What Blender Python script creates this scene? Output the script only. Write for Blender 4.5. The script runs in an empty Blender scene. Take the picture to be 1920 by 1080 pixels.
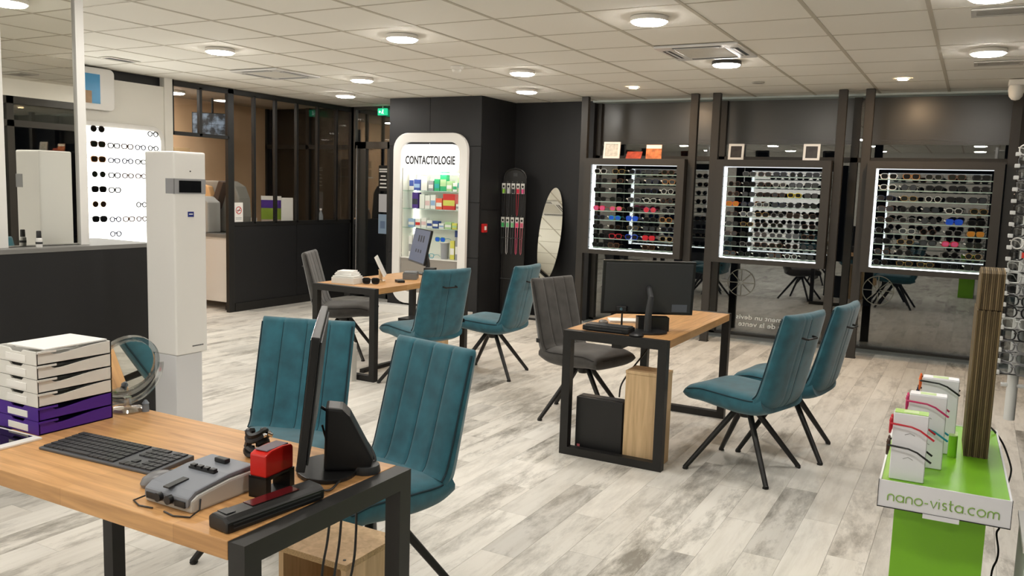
import bpy, bmesh, math, random
from mathutils import Vector, Matrix
random.seed(7)
scene = bpy.context.scene
COL = scene.collection
PI = math.pi

# ------------------------------------------------------------------ camera
H_CAM, YAW, PIT, ROL, FPX = 1.52, 0.49856, -0.116088, -0.030941, 1577.9
cy, sy, cp, sp = math.cos(YAW), math.sin(YAW), math.cos(PIT), math.sin(PIT)
fw = Vector((-sy*cp, cy*cp, sp)); rt = Vector((cy, sy, 0)); dn = fw.cross(rt)
cr, sr = math.cos(ROL), math.sin(ROL)
rt, dn = rt*cr + dn*sr, -rt*sr + dn*cr
cam = bpy.data.cameras.new('camera'); cam_o = bpy.data.objects.new('camera', cam); COL.objects.link(cam_o)
m = Matrix.Identity(4)
for i in range(3):
    m[i][0] = rt[i]; m[i][1] = -dn[i]; m[i][2] = -fw[i]
m[2][3] = H_CAM
cam_o.matrix_world = m
cam.sensor_width = 36; cam.lens = FPX/1920*36; cam.clip_start = 0.02; cam.clip_end = 100
scene.camera = cam_o
# ------------------------------------------------------------------ world: night outside
w = bpy.data.worlds.new('night'); scene.world = w; w.use_nodes = True
w.node_tree.nodes['Background'].inputs[0].default_value = (0.35, 0.42, 0.6, 1)
w.node_tree.nodes['Background'].inputs[1].default_value = 0.004
vs = scene.view_settings
vs.view_transform = 'Standard'; vs.look = 'None'; vs.gamma = 1; vs.use_curve_mapping = False
vs.exposure = 0.0
scene.cycles.max_bounces = 7; scene.cycles.diffuse_bounces = 3; scene.cycles.glossy_bounces = 4; scene.cycles.transparent_max_bounces = 12
scene.cycles.caustics_reflective = False; scene.cycles.caustics_refractive = False
LAMP = 110.0          # strength of the round ceiling lamps
LAMP_COL = (1.0, 0.960, 0.895)
CEIL = 2.566

# ------------------------------------------------------------------ materials
def lin(c):
    return tuple((v/255/12.92 if v/255 <= .04045 else ((v/255+.055)/1.055)**2.4) for v in c)
MATS = {}
def _new(name):
    mt = bpy.data.materials.new(name); mt.use_nodes = True
    nt = mt.node_tree
    return mt, nt, nt.nodes['Principled BSDF']
def mat(name, rgb, rough=.5, metal=0., var=0., scale=20., stretch=(1,1,1), bump=0., bscale=None, sheen=0., coat=0., trans=0., ior=1.45, spec=.5, alpha=1.):
    if name in MATS: return MATS[name]
    mt, nt, b = _new(name); L = nt.links
    c = lin(rgb)
    b.inputs['Base Color'].default_value = (*c, 1); b.inputs['Roughness'].default_value = rough
    b.inputs['Metallic'].default_value = metal; b.inputs['IOR'].default_value = ior
    b.inputs['Specular IOR Level'].default_value = spec
    b.inputs['Transmission Weight'].default_value = trans; b.inputs['Coat Weight'].default_value = coat
    b.inputs['Sheen Weight'].default_value = sheen; b.inputs['Alpha'].default_value = alpha
    if var or bump:
        tc = nt.nodes.new('ShaderNodeTexCoord'); mp = nt.nodes.new('ShaderNodeMapping')
        mp.inputs['Scale'].default_value = stretch; L.new(tc.outputs['Object'], mp.inputs['Vector'])
        nz = nt.nodes.new('ShaderNodeTexNoise'); nz.inputs['Scale'].default_value = scale; nz.inputs['Detail'].default_value = 5
        L.new(mp.outputs[0], nz.inputs['Vector'])
        if var:
            rp = nt.nodes.new('ShaderNodeValToRGB')
            rp.color_ramp.elements[0].position = .3; rp.color_ramp.elements[1].position = .7
            rp.color_ramp.elements[0].color = (*[v*(1-var) for v in c], 1)
            rp.color_ramp.elements[1].color = (*[min(1, v*(1+var)) for v in c], 1)
            L.new(nz.outputs['Fac'], rp.inputs[0]); L.new(rp.outputs[0], b.inputs['Base Color'])
        if bump:
            n2 = nz
            if bscale:
                n2 = nt.nodes.new('ShaderNodeTexNoise'); n2.inputs['Scale'].default_value = bscale
                L.new(mp.outputs[0], n2.inputs['Vector'])
            bp = nt.nodes.new('ShaderNodeBump'); bp.inputs['Strength'].default_value = bump; bp.inputs['Distance'].default_value = .004
            L.new(n2.outputs['Fac'], bp.inputs['Height']); L.new(bp.outputs[0], b.inputs['Normal'])
    MATS[name] = mt
    return mt
def emit(name, rgb, strength, base=None):
    if name in MATS: return MATS[name]
    mt, nt, b = _new(name)
    b.inputs['Base Color'].default_value = (*(base or (0.8,0.8,0.8)), 1)
    b.inputs['Emission Color'].default_value = (*rgb, 1); b.inputs['Emission Strength'].default_value = strength
    MATS[name] = mt
    return mt
def glassmat(name, refl=.1, tint=(1,1,1), rough=0., fres=1.5):
    """clear pane: lets light through, mirrors more at grazing angles"""
    if name in MATS: return MATS[name]
    mt, nt, b = _new(name); nt.nodes.remove(b); L = nt.links
    out = nt.nodes['Material Output']
    t = nt.nodes.new('ShaderNodeBsdfTransparent'); t.inputs[0].default_value = (*tint, 1)
    g = nt.nodes.new('ShaderNodeBsdfGlossy'); g.inputs['Roughness'].default_value = rough; g.inputs[0].default_value = (1,1,1,1)
    fr = nt.nodes.new('ShaderNodeLayerWeight'); fr.inputs['Blend'].default_value = .5
    pw = nt.nodes.new('ShaderNodeMath'); pw.operation = 'POWER'; pw.inputs[1].default_value = 4.5
    L.new(fr.outputs['Facing'], pw.inputs[0])
    ad = nt.nodes.new('ShaderNodeMath'); ad.operation = 'MULTIPLY_ADD'; ad.inputs[1].default_value = 1-refl; ad.inputs[2].default_value = refl; ad.use_clamp = True
    mx = nt.nodes.new('ShaderNodeMixShader')
    L.new(pw.outputs[0], ad.inputs[0]); L.new(ad.outputs[0], mx.inputs[0]); L.new(t.outputs[0], mx.inputs[1]); L.new(g.outputs[0], mx.inputs[2])
    L.new(mx.outputs[0], out.inputs[0])
    MATS[name] = mt
    return mt
def mirror_mat():
    return mat('mirror_silver', (238,238,232), .01, 1.)
def plank_mat():
    mt, nt, b = _new('whitewashed_plank'); L = nt.links; N = nt.nodes.new
    oi = N('ShaderNodeObjectInfo'); ge = N('ShaderNodeNewGeometry')
    ad = N('ShaderNodeMath'); L.new(oi.outputs['Random'], ad.inputs[0]); L.new(ge.outputs['Random Per Island'], ad.inputs[1])
    fr = N('ShaderNodeMath'); fr.operation = 'FRACT'; L.new(ad.outputs[0], fr.inputs[0])
    cx = N('ShaderNodeCombineXYZ')
    m1 = N('ShaderNodeMath'); m1.operation = 'MULTIPLY'; m1.inputs[1].default_value = 73.; L.new(fr.outputs[0], m1.inputs[0])
    m2 = N('ShaderNodeMath'); m2.operation = 'MULTIPLY'; m2.inputs[1].default_value = 31.; L.new(fr.outputs[0], m2.inputs[0])
    L.new(m1.outputs[0], cx.inputs[0]); L.new(m2.outputs[0], cx.inputs[1])
    tc = N('ShaderNodeTexCoord'); va = N('ShaderNodeVectorMath'); va.operation = 'ADD'
    L.new(tc.outputs['Object'], va.inputs[0]); L.new(cx.outputs[0], va.inputs[1])
    def noise(scale, st, det=6, rough=.6, dist=0.):
        mp = N('ShaderNodeMapping'); mp.inputs['Scale'].default_value = st; L.new(va.outputs[0], mp.inputs[0])
        nz = N('ShaderNodeTexNoise'); nz.inputs['Scale'].default_value = scale; nz.inputs['Detail'].default_value = det
        nz.inputs['Roughness'].default_value = rough; nz.inputs['Distortion'].default_value = dist
        L.new(mp.outputs[0], nz.inputs['Vector']); return nz
    patch = noise(6.5, (1,.26,1), 9, .74, .15); grain = noise(20, (1.,.07,1), 5, .7, .3)
    wh = N('ShaderNodeTexWhiteNoise'); wh.noise_dimensions = '1D'; L.new(m1.outputs[0], wh.inputs['W'])
    # plank tone
    tone = N('ShaderNodeValToRGB'); e = tone.color_ramp.elements
    e[0].position = 0.; e[0].color = (*lin((204,200,193)), 1)
    e[1].position = 1.; e[1].color = (*lin((240,236,228)), 1)
    x = e.new(.12); x.color = (*lin((224,220,212)), 1)
    x = e.new(.6); x.color = (*lin((232,227,218)), 1)
    L.new(wh.outputs['Value'], tone.inputs[0])
    gr = N('ShaderNodeValToRGB'); g = gr.color_ramp.elements
    g[0].position = .36; g[0].color = (*lin((150,147,141)), 1)
    g[1].position = .53; g[1].color = (1,1,1,1)
    L.new(patch.outputs['Fac'], gr.inputs[0])
    mx = N('ShaderNodeMix'); mx.data_type = 'RGBA'; mx.blend_type = 'MULTIPLY'; mx.inputs[0].default_value = .8
    pm1 = N('ShaderNodeMapRange'); pm1.inputs['To Min'].default_value = .25; pm1.inputs['To Max'].default_value = 1.
    w2 = N('ShaderNodeTexWhiteNoise'); w2.noise_dimensions = '1D'; L.new(m2.outputs[0], w2.inputs['W']); L.new(w2.outputs['Value'], pm1.inputs['Value']); L.new(pm1.outputs[0], mx.inputs[0])
    L.new(tone.outputs[0], mx.inputs[6]); L.new(gr.outputs[0], mx.inputs[7])
    g2 = N('ShaderNodeValToRGB'); g2.color_ramp.elements[0].position = .34; g2.color_ramp.elements[0].color = (.72,.69,.65,1)
    g2.color_ramp.elements[1].position = .55
    L.new(grain.outputs['Fac'], g2.inputs[0])
    mx2 = N('ShaderNodeMix'); mx2.data_type = 'RGBA'; mx2.blend_type = 'MULTIPLY'; mx2.inputs[0].default_value = .35
    L.new(mx.outputs[2], mx2.inputs[6]); L.new(g2.outputs[0], mx2.inputs[7])
    L.new(mx2.outputs[2], b.inputs['Base Color'])
    b.inputs['Roughness'].default_value = .42; b.inputs['Specular IOR Level'].default_value = .35
    bp = N('ShaderNodeBump'); bp.inputs['Strength'].default_value = .08; bp.inputs['Distance'].default_value = .003
    L.new(grain.outputs['Fac'], bp.inputs['Height']); L.new(bp.outputs[0], b.inputs['Normal'])
    return mt
def wood_mat(name, rgb, along='X', dark=.62, rough=.4, stave=True):
    mt, nt, b = _new(name); L = nt.links; N = nt.nodes.new
    tc = N('ShaderNodeTexCoord'); mp = N('ShaderNodeMapping')
    if along == 'Y': mp.inputs['Rotation'].default_value = (0,0,PI/2)
    if along == 'Z': mp.inputs['Rotation'].default_value = (0,PI/2,0)
    L.new(tc.outputs['Object'], mp.inputs[0])
    c = lin(rgb)
    mp2 = N('ShaderNodeMapping'); mp2.inputs['Scale'].default_value = (1.2,16,16); L.new(mp.outputs[0], mp2.inputs[0])
    nz = N('ShaderNodeTexNoise'); nz.inputs['Scale'].default_value = 3; nz.inputs['Detail'].default_value = 7; nz.inputs['Distortion'].default_value = .5
    L.new(mp2.outputs[0], nz.inputs['Vector'])
    rp = N('ShaderNodeValToRGB'); e = rp.color_ramp.elements
    e[0].position = .25; e[0].color = (c[0]*dark, c[1]*dark*.93, c[2]*dark*.85, 1)
    e[1].position = .72; e[1].color = (min(1,c[0]*1.18), min(1,c[1]*1.18), min(1,c[2]*1.18), 1)
    L.new(nz.outputs['Fac'], rp.inputs[0])
    last = rp.outputs[0]
    if stave:
        br = N('ShaderNodeTexBrick'); br.inputs['Scale'].default_value = 1.; br.offset = .37
        br.inputs['Brick Width'].default_value = .42; br.inputs['Row Height'].default_value = .068
        br.inputs['Mortar Size'].default_value = 0.0006; br.inputs['Bias'].default_value = 0
        br.inputs['Color1'].default_value = (.84,.80,.74,1); br.inputs['Color2'].default_value = (1.0,1.0,1.0,1); br.inputs['Mortar'].default_value = (.6,.55,.5,1)
        L.new(mp.outputs[0], br.inputs['Vector'])
        mx = N('ShaderNodeMix'); mx.data_type = 'RGBA'; mx.blend_type = 'MULTIPLY'; mx.inputs[0].default_value = .75
        L.new(last, mx.inputs[6]); L.new(br.outputs['Color'], mx.inputs[7]); last = mx.outputs[2]
    L.new(last, b.inputs['Base Color']); b.inputs['Roughness'].default_value = rough
    MATS[name] = mt
    return mt

M_CEIL = mat('ceiling_tile_white', (238,235,226), .9, bump=.25, bscale=140)
M_TEE = mat('tee_bar_grey', (192,185,170), .6)
M_WHITE = mat('white_paint', (235,232,224), .6, var=.02, scale=3)
M_WHITEGLOSS = mat('white_lacquer', (232,230,226), .25)
M_BLACKPANEL = mat('anthracite_panel', (23,23,25), .55, var=.08, scale=4, bump=.05, bscale=300)
M_BLACK = mat('black_steel', (27,26,25), .45, var=.1, scale=30)
M_FRAME = mat('charcoal_frame', (50,47,43), .5, var=.05, scale=12)
M_ALU = mat('grey_aluminium', (92,92,90), .35, .7)
M_CHROME = mat('chrome', (215,215,218), .12, 1.)
M_BLKPLASTIC = mat('black_plastic', (28,28,29), .4)
M_DARKPLASTIC = mat('dark_grey_plastic', (52,53,55), .45)
M_TEAL = mat('teal_velvet', (37,92,106), .85, var=.26, scale=13, bump=.15, bscale=420, sheen=.35)
M_TEALPIPE = mat('dark_teal_piping', (22,48,58), .8)
M_GREYF = mat('charcoal_velvet', (66,64,62), .9, var=.26, scale=13, bump=.15, bscale=420, sheen=.3)
M_GREYPIPE = mat('dark_grey_piping', (40,38,37), .8)
M_OAKX = wood_mat('oiled_oak_x', (206,158,104), 'X', .72)
M_OAKY = wood_mat('oiled_oak_y', (206,158,104), 'Y', .72)
M_CHIP = wood_mat('pale_oak_board', (205,176,136), 'Z', .8, .6, False)
M_CHIPEDGE = mat('chipboard_edge', (188,160,120), .9, var=.3, scale=260)
M_PLANK = plank_mat()
M_PANE = glassmat('window_glass', .12, (.93,.95,.93))
M_PARTGLASS = glassmat('partition_glass', .025, (.93,.93,.92), 0., 1.4)
M_SHELFGLASS = glassmat('shelf_glass', .06, (.80,.90,.86))
M_ACRYL = glassmat('clear_acrylic', .28, (.93,.94,.94), .08)
M_LED = emit('led_strip', (.93,.97,1.), 14.)
M_LIT = emit('lit_display_panel', (1.,.985,.92), 4.2)
M_PAPER = mat('white_paper', (238,236,232), .8)
M_MIRROR = mirror_mat()

# ------------------------------------------------------------------ mesh helpers
class MB:
    def __init__(self): self.v = []; self.f = []
    def add(self, vs_, fs, M=None):
        o = len(self.v)
        self.v += [tuple(M @ Vector(p)) if M else tuple(p) for p in vs_]
        self.f += [tuple(i+o for i in f) for f in fs]
        return self
    def box(self, x0, x1, y0, y1, z0, z1, M=None):
        V = [(x0,y0,z0),(x1,y0,z0),(x1,y1,z0),(x0,y1,z0),(x0,y0,z1),(x1,y0,z1),(x1,y1,z1),(x0,y1,z1)]
        return self.add(V, [(0,3,2,1),(4,5,6,7),(0,1,5,4),(1,2,6,5),(2,3,7,6),(3,0,4,7)], M)
    def cbox(self, c, s, M=None):
        return self.box(c[0]-s[0]/2, c[0]+s[0]/2, c[1]-s[1]/2, c[1]+s[1]/2, c[2]-s[2]/2, c[2]+s[2]/2, M)
    def cyl(self, p0, p1, r0, r1=None, n=12, M=None):
        r1 = r0 if r1 is None else r1
        p0, p1 = Vector(p0), Vector(p1); d = (p1-p0).normalized()
        a = Vector((0,0,1)) if abs(d.z) < .9 else Vector((1,0,0))
        u = d.cross(a).normalized(); v = d.cross(u)
        V = []
        for p, r in ((p0, r0), (p1, r1)):
            V += [p + (u*math.cos(2*PI*i/n) + v*math.sin(2*PI*i/n))*r for i in range(n)]
        F = [(i, (i+1) % n, n+(i+1) % n, n+i) for i in range(n)]
        F += [tuple(range(n-1, -1, -1)), tuple(range(n, 2*n))]
        return self.add(V, F, M)
    def tube(self, pts, r, n=6, closed=False, M=None):
        P = [Vector(p) for p in pts]; k = len(P); V = []; F = []
        prev = None
        for i, p in enumerate(P):
            a = P[i-1] if (i or closed) else p; b = P[(i+1) % k] if (i < k-1 or closed) else p
            d = (b-a).normalized()
            if prev is None:
                h = Vector((0,0,1)) if abs(d.z) < .9 else Vector((1,0,0)); u = d.cross(h).normalized()
            else:
                u = (prev - d*prev.dot(d)).normalized()
            prev = u; v = d.cross(u)
            rr = r[i] if isinstance(r, (list, tuple)) else r
            V += [p + (u*math.cos(2*PI*j/n) + v*math.sin(2*PI*j/n))*rr for j in range(n)]
        for i in range(k if closed else k-1):
            a, b = i*n, ((i+1) % k)*n
            F += [(a+j, a+(j+1) % n, b+(j+1) % n, b+j) for j in range(n)]
        if not closed: F += [tuple(range(n-1, -1, -1)), tuple(range((k-1)*n, k*n))]
        return self.add(V, F, M)
    def prism(self, poly, t0, t1, axis='Y', M=None):
        """poly in the other two axes: X->(y,z) Y->(x,z) Z->(x,y)"""
        n = len(poly)
        def P(p, t): return (t,p[0],p[1]) if axis == 'X' else (p[0],t,p[1]) if axis == 'Y' else (p[0],p[1],t)
        V = [P(p, t0) for p in poly] + [P(p, t1) for p in poly]
        F = [(i, (i+1) % n, n+(i+1) % n, n+i) for i in range(n)] + [tuple(range(n-1, -1, -1)), tuple(range(n, 2*n))]
        return self.add(V, F, M)
    def ring(self, outer, inner, t0, t1, axis='Y', M=None):
        n = len(outer)
        def P(p, t): return (t,p[0],p[1]) if axis == 'X' else (p[0],t,p[1]) if axis == 'Y' else (p[0],p[1],t)
        V = [P(p, t0) for p in outer]+[P(p, t0) for p in inner]+[P(p, t1) for p in outer]+[P(p, t1) for p in inner]
        F = []
        for i in range(n):
            j = (i+1) % n
            F += [(i, j, n+j, n+i), (2*n+i, 3*n+i, 3*n+j, 2*n+j), (i, 2*n+i, 2*n+j, j), (n+i, n+j, 3*n+j, 3*n+i)]
        return self.add(V, F, M)
    def lathe(self, prof, n=20, c=(0,0,0), M=None):
        V = []; F = []; k = len(prof)
        for r, z in prof: V += [(c[0]+r*math.cos(2*PI*i/n), c[1]+r*math.sin(2*PI*i/n), c[2]+z) for i in range(n)]
        for a in range(k-1):
            F += [(a*n+i, a*n+(i+1) % n, (a+1)*n+(i+1) % n, (a+1)*n+i) for i in range(n)]
        F += [tuple(range(n-1, -1, -1)), tuple(range((k-1)*n, k*n))]
        return self.add(V, F, M)
    def mesh(self, name, smooth=False, bevel=0., seg=2):
        me = bpy.data.meshes.new(name); me.from_pydata(self.v, [], self.f)
        bm = bmesh.new(); bm.from_mesh(me)
        bmesh.ops.recalc_face_normals(bm, faces=bm.faces)
        if bevel:
            ed = [e for e in bm.edges if len(e.link_faces) == 2 and e.calc_face_angle(0) > .6]
            bmesh.ops.bevel(bm, geom=ed, offset=bevel, segments=seg, affect='EDGES', profile=.6, clamp_overlap=True)
        bm.to_mesh(me); bm.free()
        if smooth:
            me.polygons.foreach_set('use_smooth', [True]*len(me.polygons))
            try: me.set_sharp_from_angle(angle=.7)
            except Exception: pass
        return me
    def build(self, name, mt, parent=None, smooth=False, bevel=0., seg=2, loc=None, rot=None):
        me = self.mesh(name, smooth, bevel, seg)
        return put(name, me, mt, parent, loc, rot)
def put(name, me, mt, parent=None, loc=None, rot=None):
    if mt and not me.materials: me.materials.append(mt)
    o = bpy.data.objects.new(name, me); COL.objects.link(o)
    if parent: o.parent = parent
    if loc: o.location = loc
    if rot: o.rotation_euler = rot
    if mt and me.materials[0] is not mt:
        o.material_slots[0].link = 'OBJECT'; o.material_slots[0].material = mt
    return o
CACHE = {}
def inst(name, key, fn, mt, parent=None, loc=None, rot=None, smooth=False, bevel=0., seg=2):
    if key not in CACHE: CACHE[key] = fn().mesh(name, smooth, bevel, seg)
    return put(name, CACHE[key], mt, parent, loc, rot)
def tag(o, label, cat, group=None):
    o['label'] = label; o['category'] = cat
    if group: o['group'] = group
    return o
def thing(name, label, cat, loc=(0,0,0), rz=0, group=None, rot=None):
    o = bpy.data.objects.new(name, None); COL.objects.link(o); o.empty_display_size = .05
    o.location = loc; o.rotation_euler = rot or (0,0,rz)
    return tag(o, label, cat, group)
def struct(o): o['kind'] = 'structure'; return o
def stuff(o): o['kind'] = 'stuff'; return o
def rrect(x0, x1, z0, z1, r, n=6):
    P = []
    for cx_, cz_, a0 in ((x1-r,z1-r,0), (x0+r,z1-r,PI/2), (x0+r,z0+r,PI), (x1-r,z0+r,1.5*PI)):
        P += [(cx_+r*math.cos(a0+PI/2*i/n), cz_+r*math.sin(a0+PI/2*i/n)) for i in range(n+1)]
    return P
def text(name, body, size, mt, parent, loc, rot, ext=.0005, scale=(1,1,1), align='CENTER', bold=0., fit=None):
    cu = bpy.data.curves.new('t', 'FONT'); cu.body = body; cu.size = size; cu.extrude = ext; cu.align_x = align; cu.align_y = 'CENTER'; cu.offset = bold
    cu.resolution_u = 3
    t = bpy.data.objects.new('t', cu); COL.objects.link(t)
    dg = bpy.context.evaluated_depsgraph_get(); me = bpy.data.meshes.new_from_object(t.evaluated_get(dg)); me.name = name
    bpy.data.objects.remove(t); bpy.data.curves.remove(cu)
    me.materials.clear()
    o = put(name, me, mt, parent, loc, rot)
    if fit:
        X = [v.co.x for v in me.vertices]; Y = [v.co.y for v in me.vertices]; scale = (fit[0]/(max(X)-min(X)), fit[1]/(max(Y)-min(Y)), 1)
    o.scale = scale
    return stuff(o)
def arc(cx_, cy_, r, a0, a1, n=10):
    return [(cx_+r*math.cos(math.radians(a0+(a1-a0)*i/n)), cy_+r*math.sin(math.radians(a0+(a1-a0)*i/n))) for i in range(n+1)]
ORD = ['first','second','third','fourth','fifth','sixth','seventh','eighth','ninth','tenth','eleventh','twelfth','thirteenth','fourteenth','fifteenth','sixteenth','seventeenth','eighteenth','nineteenth','twentieth']

XR, YB, YW = .62, -1.6, 9.14      # right wall, rear wall, window wall
XL = -7.5                          # left wall / partition plane
# ------------------------------------------------------------------ floor
sub = MB().box(-11, XR+.1, YB-.1, 9.6, -.06, -.014).build('floor', mat('subfloor', (120,112,102), .9)); struct(sub)
PW, PL = .16, .95
pm = MB().box(.0006, PW-.0006, .0006, PL-.0006, -.014, 0).mesh('plank')
cand = []
for i in range(int((XR+11)/PW)+1):
    x = -11+i*PW
    off = [0, .4, .75, .2, .58][i % 5]*PL
    y = YB-off
    while y < 9.05:
        cx_, cy_ = x+PW/2, y+PL/2
        P = Vector((cx_, cy_, 0))-Vector((0,0,H_CAM)); zc = P.dot(fw)
        vis = zc > .3 and abs(P.dot(rt)/zc) < .72 and P.dot(dn)/zc < .5 and x > XL-.2
        cand.append((not vis, zc if vis else 99, x, y)); y += PL
cand.sort()
rest = MB()
for k, (nv, zc, x, y) in enumerate(cand):
    y1 = min(PL, 9.1-y)
    if k < 300 and not nv: put('plank', pm if y1 == PL else MB().box(.0006, PW-.0006, .0006, y1-.0006, -.014, 0).mesh('plank'), M_PLANK, sub, (x,y,0))
    else: rest.box(x+.0006, x+PW-.0006, y+.0006, y+y1-.0006, -.014, 0)
o = rest.build('plank_field', M_PLANK, sub); stuff(o)

# ------------------------------------------------------------------ ceiling: tiles in a tee grid
ceil = MB().box(XL-.1, XR+.1, YB-.1, YW+.3, CEIL+.03, CEIL+.06).build('ceiling', M_CEIL); struct(ceil)
GX, GY, GS = -.308, 5.238, .6
tm = MB().box(-.292,.292,-.292,.292,0,.014).mesh('ceiling_tile', bevel=.004, seg=1)
xs = [GX+GS*i for i in range(-14, 4)]; ys = [GY+GS*j for j in range(-13, 9)]
skip = set()
for i in range(len(xs)-1):
    for j in range(len(ys)-1):
        x, y = (xs[i]+xs[i+1])/2, (ys[j]+ys[j+1])/2
        if x < XL-.3 or x > XR+.3 or y < YB-.3 or y > YW+.2: continue
        if abs(x+1.81) < .1 and abs(y-6.13) < .1 or abs(x+6.01) < .1 and abs(y-6.13) < .1: continue
        put('ceiling_tile', tm, M_CEIL, ceil, (x,y,CEIL))
for x in xs:
    if XL-.05 < x < XR: MB().box(x-.012, x+.012, YB, YW+.2, CEIL-.003, CEIL+.02).build('tee_bar', M_TEE, ceil)
cross = MB().box(-.288,.288,-.008,.008,-.001,.02).mesh('cross_tee')
tees = MB()
for y in ys:
    if YB < y < YW: MB().box(XL-.05, XR, y-.008, y+.008, CEIL-.001, CEIL+.018).build('tee_bar', M_TEE, ceil)

# ------------------------------------------------------------------ room shell
def wall(name, mt, *boxes, **k):
    b = MB()
    for q in boxes: b.box(*q)
    return struct(b.build(name, mt, **k))
# left white wall with dark shadow gap under the ceiling
wl = wall('wall_left', M_WHITE, (XL-.12, XL, YB, 6.07, 0, 2.47), (XL-.13, XL+.012, 6.07, 6.17, 0, CEIL))
MB().box(XL-.12, XL-.06, YB, 6.07, 2.47, CEIL).build('shadow_gap', M_BLKPLASTIC, wl)
# right wall: white bulkhead over dark shop front
wr = wall('wall_right', M_WHITE, (XR, XR+.1, YB, YW+.3, 2.38, CEIL+.05))
shop = MB()
for y in (YB, .2, 2.0, 3.8, 5.6, 7.4, 9.1): shop.box(XR, XR+.08, y-.04, y+.04, 0, 2.38)
shop.box(XR, XR+.08, YB, 9.2, 2.05, 2.12); shop.box(XR, XR+.08, YB, 9.2, 2.30, 2.38); shop.box(XR, XR+.08, YB, 9.2, 0, .08)
wf = struct(shop.build('window_1', M_FRAME))
MB().box(XR+.035, XR+.043, YB, 9.2, .05, 2.36).build('pane', M_PANE, wf)
MB().box(XR+.05, XR+.09, YB, 9.2, 2.10, 2.36).build('shutter_box', M_FRAME, wf)
wb = wall('wall_rear', M_WHITE, (-11, XR+.1, YB-.1, YB, 0, CEIL+.05))
# workshop shell beyond the glazed partition
M_PEACH = mat('peach_wall', (236,200,160), .8, var=.03, scale=4)
wall('wall_workshop', M_PEACH, (-9.2, -9.1, 5.4, 9.12, 0, CEIL), (-9.2, XL-.13, 5.3, 5.4, 0, CEIL))
wall('ceiling_workshop', mat('workshop_ceiling', (170,158,142), .9), (-9.3, XL-.1, 5.3, 9.3, CEIL, CEIL+.05))

# black cladded block with the contact lens niche
wk = wall('wall_block', M_BLACKPANEL, (-6.27, -6.06, 8.33, 9.14, 0, CEIL), (-5.24, -5.0, 8.33, 9.14, 0, CEIL), (-6.06, -5.24, 8.33, 8.62, 2.04, CEIL),
          (-6.06, -5.24, 8.6, 8.64, 0, 2.04), (-6.06, -5.24, 8.33, 8.62, 0, .22))
def panel(x0, x1, z0, z1):
    MB().box(x0+.002, x1-.002, 8.305, 8.33, z0+.002, z1-.002).build('panel', M_BLACKPANEL, wk, bevel=.002, seg=1)
panel(-6.27,-5.68,2.0,CEIL); panel(-5.68,-4.98,2.0,CEIL)
for z0, z1 in ((0,.72),(.72,1.36),(1.36,2.0)):
    panel(-6.27,-6.06,z0,z1); panel(-5.24,-4.98,z0,z1)
for y0, y1 in ((8.33,8.73),(8.73,9.13)):
    for z0, z1 in ((0,1.28),(1.28,CEIL)):
        MB().box(-5.0,-4.98,y0+.002,y1-.002,z0+.002,z1-.002).build('panel', M_BLACKPANEL, wk)
wall('wall_back', M_BLACKPANEL, (-4.98,-3.95,9.12,9.2,0,CEIL))

# window wall
ww = MB()
for x in (-3.93,-2.55,-2.47,-1.12,-1.02,.31,.58): ww.box(x-.035, x+.035, 9.2, 9.28, 0, CEIL)
ww.box(-3.95, XR, 9.2, 9.28, 1.90, 1.95); ww.box(-3.95, XR, 9.2, 9.3, 0, .035)
wf2 = struct(ww.build('window_2', M_FRAME))
for x0, x1 in ((-3.9,-2.58),(-2.44,-1.15),(-.99,.28)):
    MB().box(x0, x1, 9.235, 9.243, .03, 2.08).build('pane', M_PANE, wf2)
for x0, x1 in ((-2.52,-2.5),(-1.09,-1.05),(.34,.55)):
    MB().box(x0, x1, 9.235, 9.243, .03, CEIL-.01).build('pane', M_PANE, wf2)
M_BLIND = mat('brown_grey_shutter', (66,63,57), .28, var=.06, scale=3, spec=.7)
for x0, x1 in ((-3.9,-2.58),(-2.44,-1.15),(-.99,.28)):
    MB().box(x0, x1, 9.25, 9.3, 2.08, CEIL).build('shutter_box', M_BLIND, wf2)
    for k in range(3): MB().box(x0, x1, 9.246, 9.25, 2.085+k*.022, 2.103+k*.022).build('shutter_slat', M_BLIND, wf2)
wall('trim_1', mat('grey_sill', (128,130,128), .6), (-3.95, XR, 9.02, 9.2, 0, .012))
wall('trim_2', mat('pale_ceiling_edge', (196,206,204), .6), (-3.95, XR, 9.06, 9.3, CEIL-.02, CEIL+.02))
# pavement outside so that the panes look onto something
o = struct(MB().box(-11, 6, 9.32, 14, -.2, -.1).build('pavement', mat('asphalt', (60,60,60), .9)))
# free-standing posts in front of the window
for x, lab in ((-3.86,'leftmost charcoal post, left of the left window display'),(-2.63,'charcoal post touching right side of the left window display'),(-2.40,'charcoal post touching left side of the middle window display'),
          (-1.19,'charcoal post touching right side of the middle window display'),(-.95,'charcoal post touching left side of the right window display'),(.25,'rightmost charcoal post, right of the right window display')):
    o = thing('post', lab, 'post', (x,8.67,0), group='floor to ceiling posts')
    MB().box(-.04,.04,-.03,.03,.004,CEIL-.004).build('shaft', M_FRAME, o, bevel=.003, seg=1)
    MB().box(-.045,.045,-.035,.035,0,.006).build('base_plate', M_FRAME, o)

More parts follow.
